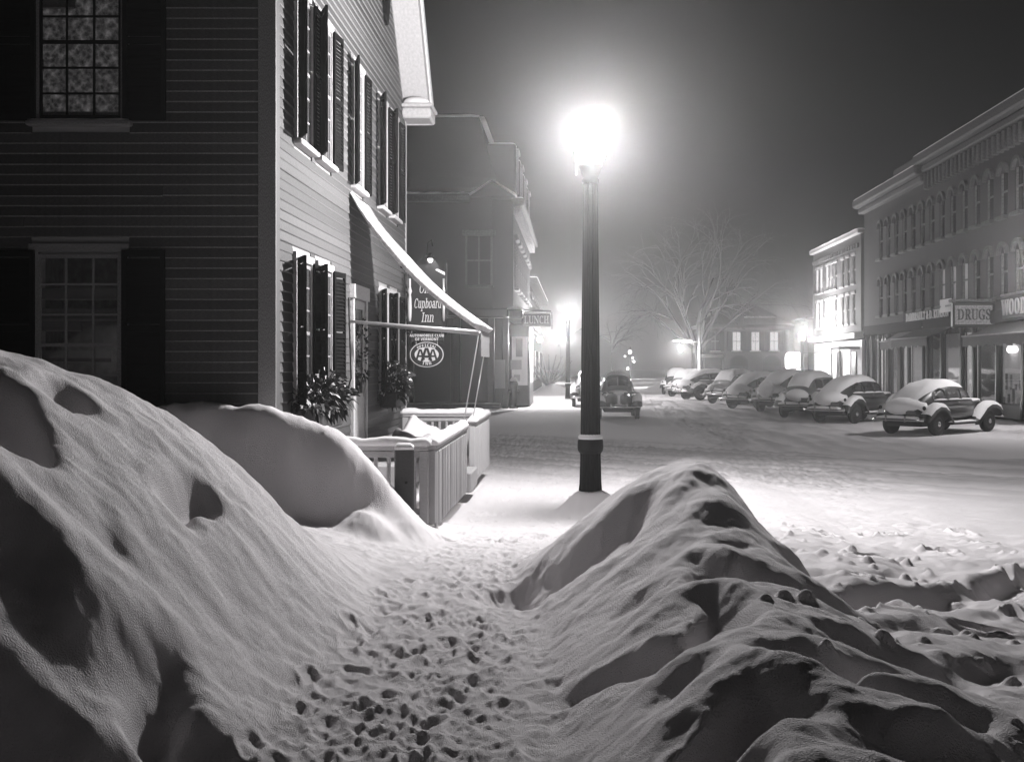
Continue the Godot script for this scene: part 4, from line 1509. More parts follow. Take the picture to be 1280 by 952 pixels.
func make_right_blocks() -> void:
	var a := brick_block("drug_store_block", "three-storey brick block with the DRUGS sign, at the right edge", 28.0, 54.2, 53.45, 11.1, true)
	var b := brick_block("brick_block", "three-storey brick block between the drug store and the pale building", 54.22, 66.0, 62.4, 10.7, false)
	# raised parapet panel on the second block
	obj("parapet", softbox(Vector3(0.5, 0.6, 4.2), 0.08), M.stone_dark, b, Vector3(-0.05, 11.3, 9.2))
	storefront(a, 54.2, [[53.9, 52.0, "dark"], [51.8, 49.4, "dim"], [49.0, 47.9, "lit"], [47.5, 45.2, "dark"], [44.9, 42.6, "goods"], [42.2, 40.4, "dark"], [40.0, 37.0, "goods"], [36.6, 33.6, "dim"]])
	storefront(b, 66.0, [[65.0, 64.2, "dark"], [63.9, 62.7, "curtain"], [62.4, 61.2, "curtain"], [60.6, 59.0, "dark"], [58.4, 57.3, "lit"], [56.9, 54.8, "dim"]])
	# shop awnings
	shop_awning(Vector3(FACE_X, 3.4, -58.6), 2.6, 1.0, "small rolled canvas awning left of the larger shop awning", true)
	shop_awning(Vector3(FACE_X, 3.45, -55.6), 5.6, 1.25, "dark canvas shop awning left of the DRUGS sign", false)
	shop_awning(Vector3(FACE_X, 3.35, -45.2), 7.0, 1.3, "striped canvas awning under the pharmacy sign", true)
	# signs
	var s := thing("drugs_sign", "boxed DRUGS sign jutting from the brick block", "sign", Vector3(15.2, 3.68, -45.6), -0.06)
	obj("box", softbox(Vector3(1.56, 0.96, 0.35), 0.04), M.sign_black, s)
	obj("face", boxm(Vector3(-0.7, -0.36, 0.176), Vector3(0.7, 0.36, 0.19)), M.stone, s)
	obj("rim", softbox(Vector3(1.7, 0.1, 0.5), 0.02), M.stone_mid, s, Vector3(0, 0.56, 0))
	obj("bracket", rod(Vector3(0.4, -0.4, -0.1), Vector3(0.78, -0.55, -0.1), 0.03), M.iron, s)
	words("DRUGS", 0.4, 0.03, M.sign_black, s, Vector3(0.0, 0.0, 0.207), 0.0, true, 0.64)
	var p := thing("pharmacy_sign", "long white-lettered WOODSTOCK PHARMACY sign along the facade", "sign", Vector3(15.82, 3.85, -43.9), -PI / 2)
	obj("board", softbox(Vector3(9.2, 0.8, 0.2), 0.03), M.sign_black, p, Vector3(4.6, 0, 0))
	obj("rim", softbox(Vector3(9.3, 0.1, 0.3), 0.02), M.stone, p, Vector3(4.6, 0.47, 0))
	words("WOODSTOCK  PHARMACY", 0.55, 0.04, M.sign_white, p, Vector3(4.6, 0, 0.12), 0.0, true, 0.9)
	var q := thing("shop_fascia", "faint white lettering on a fascia left of the DRUGS sign", "sign", Vector3(15.9, 4.0, -57.6), -PI / 2)
	obj("board", softbox(Vector3(7.6, 0.55, 0.12), 0.02), M.fascia_wood, q, Vector3(3.8, 0, 0))
	words("DAMBRAULT & D. KUNSON", 0.36, 0.03, M.sign_white, q, Vector3(3.8, 0, 0.07), 0.0, true, 0.95)
	var c := thing("price_card", "small white card above the shop awning, left of DRUGS", "sign", Vector3(15.85, 4.3, -50.9), -PI / 2)
	obj("card", boxm(Vector3(-0.75, -0.28, 0), Vector3(0.75, 0.28, 0.05)), M.sign_white, c)
	obj("border", boxm(Vector3(-0.8, -0.33, -0.02), Vector3(0.8, 0.33, -0.001)), M.iron, c)
	make_pale_building()


func storefront(b: Node3D, d1: float, bays: Array) -> void:
	# a recessed glazed front under the first wall band
	for bay in bays:
		var z0: float = d1 - bay[0]
		var z1: float = d1 - bay[1]
		var m: Material = {"dark": M.dark_glass, "dim": M.window_faint, "lit": M.window_glow, "goods": M.window_faint, "curtain": M.window_glow}[bay[2]]
		if bay[2] == "curtain":
			# pale curtains drawn behind two tall lights
			for k in 2:
				obj("shop_window", boxm(Vector3(0.2, 0.5, z0 + 0.1 + k * 0.55), Vector3(0.23, 3.5, z0 + 0.45 + k * 0.55)), M.curtain_lit, b)
		else:
			obj("shop_window", boxm(Vector3(0.12, 0.55 if bay[2] != "lit" else 0.1, z0), Vector3(0.2, 3.3, z1)), m, b)
		obj("pane", boxm(Vector3(0.06, 0.5, z0), Vector3(0.065, 3.5, z1)), M.pane_glass, b)
		obj("bulkhead", boxm(Vector3(-0.02, 0.0, z0), Vector3(0.24, 0.5, z1)), M.shop_wood, b)
		if bay[2] == "goods":
			# a hanging lamp and the shapes of wares in the window
			for k in 9:
				var hgt := rng.randf_range(0.2, 0.6)
				var z := lerpf(z0 + 0.2, z1 - 0.2, k / 8.0)
				obj("ware", softbox(Vector3(0.04, hgt, 0.16), 0.01), M.paper if k % 3 == 0 else M.stone_dark, b, Vector3(0.09, 0.55 + hgt / 2 + (0.5 if k % 2 else 0.0), z))
			var st := pen()
			st.set_smooth_group(0)
			lathe(st, [[0.02, -0.14], [0.11, -0.1], [0.14, 0.0], [0.1, 0.1], [0.02, 0.13]], 12, Vector3(-0.02, 2.55, (z0 + z1) / 2))
			obj("window_lamp", done(st), M.bulb_glow, b)
			lamp_light(b, Vector3(-0.02, 2.55, (z0 + z1) / 2), 0.35, 0.1)
		for z in [z0 - 0.14, z1 + 0.14]:
			var st := pen()
			st.set_smooth_group(0)
			lathe(st, [[0.13, 0.0], [0.13, 0.5], [0.1, 0.55], [0.085, 3.3], [0.12, 3.38], [0.14, 3.55]], 12, Vector3(-0.02, 0.0, z))
			obj("column", done(st), M.shop_wood, b)
	obj("fascia", softbox(Vector3(0.5, 0.5, absf(bays[0][0] - bays[-1][1]) + 0.8), 0.04), M.fascia_wood, b, Vector3(0.05, 3.8, d1 - (bays[0][0] + bays[-1][1]) / 2))


func shop_awning(at: Vector3, l: float, out: float, label: String, pale: bool) -> void:
	var a := thing("shop_awning", label, "awning", at, 0.0, "shop awnings across the street")
	var st := pen()
	st.set_smooth_group(0)
	var rings := []
	for k in 7:
		var u := k / 6.0
		var sag := 0.06 * sin(PI * u)
		var p := Vector3(-out * u, -0.55 * u - sag, 0)
		rings.append(PackedVector3Array([p + Vector3(0, 0.05, 0), p, p + Vector3(0, 0, l), p + Vector3(0, 0.05, l)]))
	st.set_smooth_group(-1)
	loft(st, rings, true)
	obj("canvas", done(st), M.canvas_flap if pale else M.slate, a)
	var n := maxi(8, roundi(l / 0.3))
	st = pen()
	for k in n:
		var drop := 0.34 + 0.04 * sin(k * 2.1)
		block(st, Vector3(-out - 0.015, -0.55 - drop, l * k / n + 0.005), Vector3(-out, -0.53, l * (k + 1) / n - 0.005))
	obj("valance", done(st), M.canvas_flap if pale else M.slate, a).set_meta("kind", "stuff")
	obj("bar", rod(Vector3(-out - 0.03, -0.5, 0), Vector3(-out - 0.03, -0.5, l), 0.03), M.stone, a)
	obj("roller_snow", snow_cap(l, 0.16, 0.05, int(l * 17.0), 16), M.snow, a, Vector3(-0.1, 0.03, l), Basis(Vector3.UP, PI / 2))


func make_pale_building() -> void:
	var b := thing("pale_brick_building", "brightly lit pale brick building with a white-edged parapet", "building", Vector3(16.3, -0.2, -81.7))
	var l := 13.7
	obj("wall", boxm(Vector3(0.2, 0, 0), Vector3(12, 9.5, l)), M.brick_dark, b)
	for y in [[3.9, 4.4], [6.1, 6.75], [8.35, 9.55]]:
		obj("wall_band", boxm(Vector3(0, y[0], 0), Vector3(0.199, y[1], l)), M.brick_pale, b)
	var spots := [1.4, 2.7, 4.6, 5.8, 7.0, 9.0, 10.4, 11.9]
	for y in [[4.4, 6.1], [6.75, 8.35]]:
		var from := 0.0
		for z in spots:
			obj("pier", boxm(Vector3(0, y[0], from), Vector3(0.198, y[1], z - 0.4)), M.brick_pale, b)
			from = z + 0.4
			var win := obj("window", boxm(Vector3(0.13, y[0], z - 0.4), Vector3(0.16, y[1], z + 0.4)), M.dark_glass, b)
			obj("sash", boxm(Vector3(0.08, (y[0] + y[1]) / 2 - 0.04, z - 0.4), Vector3(0.125, (y[0] + y[1]) / 2 + 0.04, z + 0.4)), M.white_paint, win)
			obj("jamb", boxm(Vector3(0.02, y[0], z - 0.398), Vector3(0.125, y[1], z - 0.3)), M.white_paint, win)
			obj("sill", softbox(Vector3(0.25, 0.12, 1.0), 0.02), M.stone, win, Vector3(0.02, y[0] - 0.05, z))
			obj("lintel", softbox(Vector3(0.14, 0.18, 1.0), 0.02), M.stone, win, Vector3(0.0, y[1] + 0.1, z))
		obj("pier", boxm(Vector3(0, y[0], from), Vector3(0.198, y[1], l)), M.brick_pale, b)
	obj("parapet", softbox(Vector3(0.4, 0.25, l + 0.3), 0.05), M.white_paint, b, Vector3(-0.05, 9.6, l / 2))
	obj("parapet_snow", snow_cap(l + 0.3, 0.45, 0.12, 77, 20), M.snow, b, Vector3(-0.05, 9.71, l + 0.15), Basis(Vector3.UP, PI / 2))
	obj("parapet_snow", snow_cap(8.0, 0.4, 0.1, 78, 20), M.snow, b, Vector3(0.2, 9.5, l - 0.2))
	for k in 20:
		obj("corbel", softbox(Vector3(0.14, 0.3, 0.3), 0.02), M.brick_pale, b, Vector3(-0.06, 8.85, 0.5 + k * 0.66))
	# white shop front with a porch
	obj("shop_front", boxm(Vector3(0.05, 0, 0), Vector3(0.199, 3.4, l)), M.white_paint, b)
	obj("shop_cornice", softbox(Vector3(0.6, 0.35, l), 0.05), M.white_paint, b, Vector3(-0.1, 3.65, l / 2))
	for k in 5:
		obj("shop_window", boxm(Vector3(0.0, 0.8, 0.6 + k * 2.2), Vector3(0.049, 2.8, 2.2 + k * 2.2)), M.window_dim if k != 3 else M.dark_glass, b)
	obj("door", boxm(Vector3(-0.01, 0.1, l - 2.2), Vector3(0.048, 2.7, l - 1.2)), M.shop_wood, b)
	obj("canopy", softbox(Vector3(1.3, 0.15, 2.6), 0.03), M.stone_dark, b, Vector3(-0.5, 2.95, l - 1.8))
	for z in [l - 2.9, l - 0.7]:
		obj("canopy_post", rod(Vector3(-1.05, 0, z), Vector3(-1.05, 2.9, z), 0.06), M.white_paint, b)
	var s := thing("lit_sign", "glowing white shop sign hung beside the pale building's lamp", "sign", Vector3(14.0, 2.0, -76.5))
	obj("panel", softbox(Vector3(1.1, 1.15, 0.25), 0.2), M.window_glow, s)
	obj("bracket", rod(Vector3(0.5, 0.5, 0), Vector3(2.2, 0.6, 0), 0.03), M.iron, s)
	lamp_light(s, Vector3(0.0, 0.0, 0.3), 2.0, 0.3)
	var g := thing("wall_lamp", "bare bulb lamp glaring on the pale building's upper wall", "lamp", Vector3(15.75, 4.6, -75.8))
	var st := pen()
	st.set_smooth_group(0)
	lathe(st, [[0.02, -0.14], [0.1, -0.1], [0.14, 0.0], [0.1, 0.1], [0.02, 0.14]], 14)
	obj("bulb", done(st), M.globe_glow, g)
	obj("bracket", rod(Vector3(0.1, 0.12, 0), Vector3(0.5, 0.2, 0), 0.02), M.iron, g)
	lamp_light(g, Vector3.ZERO, 16.0, 0.1)


# ------------------------------------------------------------------ the far end of the street

func make_far_things() -> void:
	# ---- hip-roofed house
	var b := thing("hip_roof_house", "brick house with a snowy hip roof and dark shutters at the street's end", "house", Vector3(13.9, -0.3, -130.0))
	var w := 9.4
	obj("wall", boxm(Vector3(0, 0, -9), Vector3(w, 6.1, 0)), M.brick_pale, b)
	var st := pen()
	loft(st, [PackedVector3Array([Vector3(-0.5, 6.1, 0.5), Vector3(w + 0.5, 6.1, 0.5), Vector3(w + 0.5, 6.1, -9.5), Vector3(-0.5, 6.1, -9.5)]), PackedVector3Array([Vector3(-0.5, 6.45, 0.5), Vector3(w + 0.5, 6.45, 0.5), Vector3(w + 0.5, 6.45, -9.5), Vector3(-0.5, 6.45, -9.5)]), PackedVector3Array([Vector3(3.4, 8.9, -4.0), Vector3(w - 3.4, 8.9, -4.0), Vector3(w - 3.4, 8.9, -5.0), Vector3(3.4, 8.9, -5.0)])], true)
	var roof := obj("roof", done(st), M.slate_snowy, b)
	obj("chimney", softbox(Vector3(0.9, 2.2, 0.9), 0.05), M.brick_dark, roof, Vector3(3.3, 9.6, -3.4))
	obj("snow_patch", snow_cap(3.4, 1.6, 0.18, 71, 12), M.snow, roof, Vector3(4.6, 7.2, -0.9))
	obj("cornice", softbox(Vector3(w + 0.9, 0.3, 0.5), 0.05), M.white_paint, b, Vector3(w / 2, 6.0, 0.28))
	for k in 4:
		var x := 1.3 + k * 2.05 + (0.3 if k > 0 else 0.0)
		var lit := k > 0
		var win := obj("window", boxm(Vector3(x - 0.42, 3.6, 0.004), Vector3(x + 0.42, 5.6, 0.05)), M.curtain_lit if lit else M.dark_glass, b)
		var s2 := pen()
		block(s2, Vector3(x - 0.03, 3.6, 0.051), Vector3(x + 0.03, 5.6, 0.08))
		block(s2, Vector3(x - 0.42, 4.56, 0.0515), Vector3(x + 0.42, 4.64, 0.085))
		obj("sash", done(s2), M.white_paint, win)
		for s in [-1, 1]:
			obj("shutter", softbox(Vector3(0.55, 2.1, 0.07), 0.02), M.shutter_paint, b, Vector3(x + s * 0.74, 4.6, 0.05))
		obj("sill", softbox(Vector3(1.2, 0.12, 0.25), 0.03), M.snow, b, Vector3(x, 3.52, 0.1))
	st = pen()
	for k in 2:
		var x := 3.9 + k * 3.6
		var o := arch_outline(2.0, 3.1, 0.0)
		var d := obj("arch_opening", plate(o, 0.003, 0.06), M.shop_wood, b, Vector3(x, 0, 0))
		obj("fanlight", plate(arch_outline(1.6, 1.0, 0.0), 0.061, 0.09), M.dark_glass, d, Vector3(0, 1.95, 0))
	obj("porch", softbox(Vector3(2.4, 0.25, 2.0), 0.05), M.white_paint, b, Vector3(0.9, 2.95, 1.0))
	obj("porch_snow", snow_cap(2.4, 2.0, 0.15, 72, 8), M.snow, b, Vector3(-0.3, 3.07, 1.0))
	for x in [-0.1, 1.9]:
		obj("porch_post", rod(Vector3(x, 0, 1.8), Vector3(x, 2.85, 1.8), 0.1), M.white_paint, b)
	# ---- low wing beside it
	var e := thing("low_building", "low flat-roofed building between the hip-roofed house and the pale building", "building", Vector3(24.2, -0.3, -124.0))
	obj("wall", boxm(Vector3(0, 0, -8), Vector3(6, 6.6, 0)), M.brick_dark, e)
	obj("eave", softbox(Vector3(6.6, 0.3, 8.6), 0.05), M.stone_dark, e, Vector3(3, 6.7, -4))
	obj("roof_snow", snow_cap(6.6, 8.0, 0.3, 73, 10), M.snow, e, Vector3(-0.3, 6.84, -4))
	obj("door", boxm(Vector3(1.0, 0, 0.004), Vector3(2.2, 2.4, 0.06)), M.shop_wood, e)
	# ---- the elm
	elm(Vector3(11.45, -0.25, -113.0))
	# ---- a bare snowy shrub and a pair of small street trees in the mist
	var sh := thing("bare_shrub", "bare snow-laden shrub glowing beneath the far street lamp", "shrub", Vector3(-1.9, 0.0, -84.0))
	st = pen()
	st.set_smooth_group(0)
	for k in 9:
		var a := (k - 4) * 0.28
		tube(st, [Vector3(0, 0.2, 0), Vector3(sin(a) * 0.8, 1.0 + 0.3 * cos(a * 2.0), 0.3 * sin(k)), Vector3(sin(a) * 1.8, 1.7 + 0.8 * cos(a), 0.5 * sin(k * 2.0))], [0.10, 0.07, 0.03], 5)
	obj("stems", done(st), M.bark_snowy, sh)
	# ---- utility pole with a hanging lamp
	var p := thing("utility_pole", "pale utility pole with a crossarm lamp before the elm", "utility pole", Vector3(10.4, -0.3, -100.0))
	obj("pole", rod(Vector3(0, 0, 0), Vector3(0, 5.6, 0), 0.11, 10), M.white_paint, p)
	obj("lamp_arm", rod(Vector3(0.05, 3.95, 0), Vector3(-2.2, 4.05, 0), 0.05), M.white_paint, p)
	obj("arm_snow", snow_cap(1.7, 0.3, 0.14, 81, 8), M.snow, p, Vector3(-2.3, 4.07, 0))
	st = pen()
	st.set_smooth_group(0)
	lathe(st, [[0.02, -0.2], [0.12, -0.16], [0.19, 0.0], [0.14, 0.14], [0.04, 0.2]], 16, Vector3(-1.6, 3.3, 0))
	obj("globe", done(st), M.globe_glow, p)
	obj("hanger", rod(Vector3(-1.6, 3.48, 0), Vector3(-1.6, 4.0, 0), 0.03), M.iron, p)
	lamp_light(p, Vector3(-1.6, 3.3, 0), 70.0, 0.15)
	# ---- distant cluster of lights
	var c := thing("light_cluster", "cluster of small bright discs of light far down the street", "lights", Vector3(7.0, -0.3, -160.0))
	obj("pole", rod(Vector3(0.3, 0, 0), Vector3(0.3, 4.4, 0), 0.08), M.iron, c)
	for q in [[0.25, 3.75, 0.26], [-0.42, 3.15, 0.14], [0.62, 2.95, 0.14], [0.8, 2.45, 0.18], [-0.05, 1.5, 0.2]]:
		st = pen()
		st.set_smooth_group(0)
		lathe(st, [[0.01, -q[2]], [q[2] * 0.7, -q[2] * 0.7], [q[2], 0.0], [q[2] * 0.7, q[2] * 0.7], [0.01, q[2]]], 12, Vector3(q[0], q[1], 0.15))
		obj("bulb", done(st), M.bulb_glow, c)
		obj("stalk", rod(Vector3(0.3, q[1], 0.0), Vector3(q[0], q[1], 0.1), 0.03), M.iron, c)
		lamp_light(c, Vector3(q[0], q[1], 0.15), 6.0 * q[2] / 0.2, 0.1)
	# ---- a dark frame house and trees closing the view
	var h := thing("dark_house", "dim gabled house in the mist beyond the row of cars", "house", Vector3(1.5, -0.3, -185.0))
	obj("wall", boxm(Vector3(-4, 0, -8), Vector3(4, 5.0, 0)), M.brick_dark, h)
	obj("gable", plate(PackedVector2Array([Vector2(-4.4, 5.0), Vector2(4.4, 5.0), Vector2(0, 8.2)]), -8.2, 0.2), M.slate, h)
	obj("window", boxm(Vector3(1.0, 1.2, 0.01), Vector3(2.0, 2.8, 0.06)), M.window_dim, h)
	for k in 5:
		bare_tree(Vector3([-9.0, 5.5, 19.0, 27.0, 34.0][k], -0.3, -[150.0, 190.0, 150.0, 128.0, 140.0][k]), [9.0, 11.0, 9.0, 8.5, 10.0][k], ["misty bare tree left of the far lamps", "dim bare tree behind the distant light cluster", "bare tree behind the hip-roofed house's chimney", "bare tree beside the low flat-roofed building", "bare tree above the low flat-roofed building's far corner"][k], 50 + k)


func grow(st: SurfaceTool, g: RandomNumberGenerator, at: Vector3, dir: Vector3, length: float, r: float, level: int, droop: float) -> void:
	var pts := [at]
	var rad := [r]
	var p := at
	var n := 6
	for k in n:
		dir = (dir + Vector3(g.randfn(0, 0.10), g.randfn(0, 0.06) - droop * k / n, g.randfn(0, 0.10))).normalized()
		p += dir * length / n
		pts.append(p)
		rad.append(r * (1.0 - 0.62 * (k + 1.0) / n))
	tube(st, pts, rad, 6 if level < 2 else 4)
	if level >= 4:
		return
	var kids: int = [4, 4, 4, 3][level]
	for k in kids:
		var f := lerpf(0.35, 1.0, (k + 1.0) / kids)
		var i := clampi(roundi(f * n), 1, n)
		var side := dir.cross(Vector3(g.randfn(), g.randfn(), g.randfn())).normalized()
		var nd := (dir * 0.8 + side * g.randf_range(0.35, 0.75)).normalized()
		grow(st, g, pts[i], nd, length * g.randf_range(0.5, 0.72), rad[i] * 0.72, level + 1, droop * 1.3 + 0.02)


func elm(at: Vector3) -> void:
	var t := thing("elm_tree", "great vase-shaped elm with bare frosted branches above the parked cars", "tree", at)
	var g := RandomNumberGenerator.new()
	g.seed = 12
	var st := pen()
	st.set_smooth_group(0)
	tube(st, [Vector3(0, 0, 0), Vector3(0.05, 1.2, 0), Vector3(0, 2.8, 0), Vector3(0.0, 4.2, 0)], [0.7, 0.5, 0.46, 0.48], 12)
	obj("trunk", done(st), M.bark_snowy, t)
	# limbs: lean sideways, lean in depth, length, thickness, droop
	for l in [[-0.75, 0.1, 6.6, 0.28, 0.05], [-0.42, -0.15, 7.2, 0.30, 0.10], [-0.18, 0.2, 7.0, 0.30, 0.07], [0.05, -0.1, 7.0, 0.32, 0.06], [0.28, 0.15, 7.2, 0.30, 0.10], [0.55, -0.05, 7.2, 0.28, 0.12], [0.95, 0.1, 6.8, 0.22, 0.08], [-0.25, 0.45, 6.4, 0.24, 0.12], [0.3, -0.42, 6.4, 0.24, 0.12], [-1.1, -0.2, 5.4, 0.2, 0.06]]:
		st = pen()
		st.set_smooth_group(0)
		var dir := Vector3(l[0], 1.0, l[1]).normalized()
		var from := Vector3(l[0] * 0.4, 3.6, l[1] * 0.3)
		grow(st, g, from, dir, l[2], l[3] * 0.72, 0, l[4])
		obj("limb", done(st), M.bark_snowy, t)


func bare_tree(at: Vector3, h: float, label: String, seed_of: int) -> void:
	var t := thing("bare_tree", label, "tree", at, 0.0, "bare trees in the mist")
	var g := RandomNumberGenerator.new()
	g.seed = seed_of
	var st := pen()
	st.set_smooth_group(0)
	tube(st, [Vector3.ZERO, Vector3(0, h * 0.2, 0), Vector3(0.1, h * 0.36, 0)], [0.35, 0.28, 0.24], 8)
	obj("trunk", done(st), M.bark, t)
	st = pen()
	st.set_smooth_group(0)
	for k in 5:
		grow(st, g, Vector3(0.1, h * 0.33, 0), Vector3(g.randfn(0, 0.4), 1.0, g.randfn(0, 0.4)).normalized(), h * 0.45, 0.15, 1, 0.06)
	obj("crown", done(st), M.bark, t)


# ------------------------------------------------------------------ cars of the thirties

func hump(x: float, xs: Array, ys: Array) -> float:
	return smooth_lin(x, xs, ys, 0.16)


# half-width and height outlines along the car, x forward
func car_top(kind: String, x: float) -> float:
	if kind == "boxy":
		return hump(x, [-1.75, -1.55, -1.2, -0.3, 0.55, 0.75, 0.95], [1.0, 1.45, 1.68, 1.74, 1.68, 1.5, 1.05])
	return hump(x, [-2.25, -2.0, -1.6, -1.1, -0.5, 0.1, 0.45, 0.7, 1.0], [0.85, 1.08, 1.36, 1.57, 1.67, 1.66, 1.58, 1.40, 1.06])


func car_half(kind: String, x: float) -> float:
	return hump(x, [-2.25, -1.9, -1.3, 0.0, 0.6, 1.05], [0.42, 0.58, 0.68, 0.70, 0.66, 0.52]) if kind != "boxy" else hump(x, [-1.75, -1.5, 0.0, 0.7, 1.0], [0.6, 0.66, 0.68, 0.64, 0.52])


func roof_y(kind: String, x: float, z: float) -> float:
	var lo := 0.95
	var hi := car_top(kind, x)
	var f := clampf(absf(z) / (car_half(kind, x) * 0.86), 0.0, 1.0)
	return lo + (hi - lo) * pow(maxf(0.0, 1.0 - pow(f, 3.4)), 1.0 / 3.4)


func side_z(kind: String, x: float, y: float) -> float:
	var lo := 0.95
	var f := clampf((y - lo) / maxf(0.05, car_top(kind, x) - lo), 0.0, 1.0)
	return car_half(kind, x) * (1.0 - 0.14 * f) * pow(maxf(0.0, 1.0 - pow(f, 3.4)), 1.0 / 3.4)


func make_car(label: String, kind: String, paint: String, snow: float, at: Vector3, turn: float, group := "cars parked nose-in along the kerb") -> Node3D:
	var c := thing("sedan_car", label, "car", at, turn, group)
	var mat: Material = M[paint]
	var st := pen()
	st.set_smooth_group(0)
	# lower body and bonnet
	var back := -2.2 if kind != "boxy" else -1.8
	var rings := []
	for q in [[back, 0.62, 0.80, 0.40], [back + 0.12, 0.48, 0.94, 0.56], [-1.5, 0.40, 1.02, 0.68], [-0.9, 0.38, 1.04, 0.72], [0.0, 0.38, 1.04, 0.73], [0.7, 0.40, 1.04, 0.68], [1.05, 0.45, 1.05, 0.52], [1.5, 0.50, 1.06, 0.42], [1.85, 0.52, 1.05, 0.33], [2.02, 0.56, 1.0, 0.26], [2.1, 0.62, 0.92, 0.18]]:
		var a := PackedVector3Array()
		for i in 24:
			var w := TAU * i / 24.0
			var cz := signf(cos(w)) * pow(absf(cos(w)), 0.62)
			var cy := signf(sin(w)) * pow(absf(sin(w)), 0.62)
			a.append(Vector3(q[0], lerpf(q[1], q[2], 0.5 + 0.5 * cy), -cz * q[3]))
		rings.append(a)
	loft(st, rings, true)
	obj("body", done(st), mat, c)
	# cabin
	st = pen()
	st.set_smooth_group(0)
	rings = []
	var x0 := -2.12 if kind != "boxy" else -1.72
	for k in 22:
		var x := lerpf(x0, 1.0 if kind != "boxy" else 0.95, k / 21.0)
		var a := PackedVector3Array()
		for i in 25:
			var u := i / 24.0 * 2.0 - 1.0
			var w := (u * 0.5 + 0.5) * PI
			var f := pow(sin(w), 0.62) if sin(w) > 0.0 else 0.0
			var z := -signf(cos(w)) * pow(absf(cos(w)), 0.62) * car_half(kind, x) * (1.0 - 0.14 * f)
			a.append(Vector3(x, 0.92 + (car_top(kind, x) - 0.92) * f, -z))
		rings.append(a)
	loft(st, rings, true)
	obj("cabin", done(st), mat, c)
	# side windows, mirrored
	var wins := [[-1.42, -0.78], [-0.70, -0.08], [0.0, 0.56]] if kind != "boxy" else [[-1.3, -0.75], [-0.65, -0.02], [0.06, 0.6]]
	for s in [-1, 1]:
		for q in wins:
			st = pen()
			var n := 8
			for k in n:
				var p := []
				for e in [k, k + 1]:
					var x: float = lerpf(q[0], q[1], float(e) / n)
					var lo := 1.10
					var hi: float = minf(1.47, car_top(kind, x) - 0.13)
					var end: float = absf(float(e) / n * 2.0 - 1.0)
					hi -= 0.08 * pow(end, 6.0)
					hi = maxf(hi, lo + 0.02)
					p.append(Vector3(x, lo, s * (side_z(kind, x, lo) + 0.012)))
					p.append(Vector3(x, hi, s * (side_z(kind, x, hi) + 0.012)))
				if s > 0:
					quad(st, p[0], p[2], p[3], p[1])
				else:
					quad(st, p[2], p[0], p[1], p[3])
			obj("side_window", done(st), M.car_glass, c)
			if snow > 0.3:
				obj("ledge_snow", snow_cap(q[1] - q[0], 0.06, 0.05 * snow, int(q[0] * 90.0), 6), M.snow, c, Vector3(q[0], 1.09, s * (side_z(kind, q[0] + 0.3, 1.1) + 0.02)))
		obj("door_handle", rod(Vector3(-0.12, 1.02, s * 0.735), Vector3(-0.26, 1.02, s * 0.735), 0.014, 6), M.chrome, c)
	# windscreen in two panes, rear window
	for s in [-1, 1]:
		obj("windscreen", skin(kind, 0.52 if kind != "boxy" else 0.58, 0.80 if kind != "boxy" else 0.86, 0.03 * s, 0.46 * s, 0.012), M.car_glass, c)
		if snow < 0.95:
			obj("rear_window", skin(kind, -1.62 if kind != "boxy" else -1.60, -1.38 if kind != "boxy" else -1.50, 0.02 * s, 0.26 * s, 0.012), M.car_glass, c)
	# mudguards
	for s in [-1, 1]:
		obj("front_fender", fender([[2.22, 0.50], [2.18, 0.66], [2.0, 0.84], [1.72, 0.94], [1.42, 0.95], [1.12, 0.84], [0.85, 0.62], [0.6, 0.42], [0.4, 0.36]], s, 0.0), mat, c)
		obj("rear_fender", fender([[-0.62, 0.36], [-0.72, 0.52], [-0.9, 0.76], [-1.15, 0.92], [-1.45, 0.95], [-1.75, 0.84], [-2.0, 0.62], [-2.12, 0.44]], s, 0.0), mat, c)
		if snow > 0.2:
			obj("fender_snow", fender([[2.16, 0.70], [2.0, 0.85], [1.72, 0.95], [1.42, 0.96], [1.12, 0.85], [0.85, 0.63], [0.66, 0.46]], s, 0.035), M.snow, c)
			obj("fender_snow", fender([[-0.9, 0.77], [-1.15, 0.93], [-1.45, 0.96], [-1.75, 0.85], [-1.98, 0.66]], s, 0.035), M.snow, c)
		obj("running_board", softbox(Vector3(1.35, 0.05, 0.26), 0.015), mat, c, Vector3(-0.1, 0.36, s * 0.76))
		if snow > 0.2:
			obj("running_board_snow", snow_cap(1.2, 0.2, 0.06, 21, 10), M.snow, c, Vector3(-0.7, 0.385, s * 0.78))
		# headlamps
		var hl := Node3D.new()
		hl.name = "headlamp"
		c.add_child(hl, true)
		hl.position = Vector3(1.92, 0.94, s * 0.52)
		st = pen()
		st.set_smooth_group(0)
		lathe(st, [[0.02, -0.2], [0.08, -0.14], [0.11, -0.04], [0.115, 0.05], [0.105, 0.06]], 16)
		obj("shell", done(st), mat, hl, Vector3.ZERO, Basis(Vector3.BACK, -PI / 2))
		st = pen()
		st.set_smooth_group(0)
		lathe(st, [[0.104, 0.055], [0.08, 0.08], [0.01, 0.092]], 16)
		obj("lens", done(st), M.chrome, hl, Vector3.ZERO, Basis(Vector3.BACK, -PI / 2))
		obj("tail_lamp", softbox(Vector3(0.1, 0.12, 0.09), 0.03), M.car_glass, c, Vector3(-2.02, 0.86, s * 0.70))
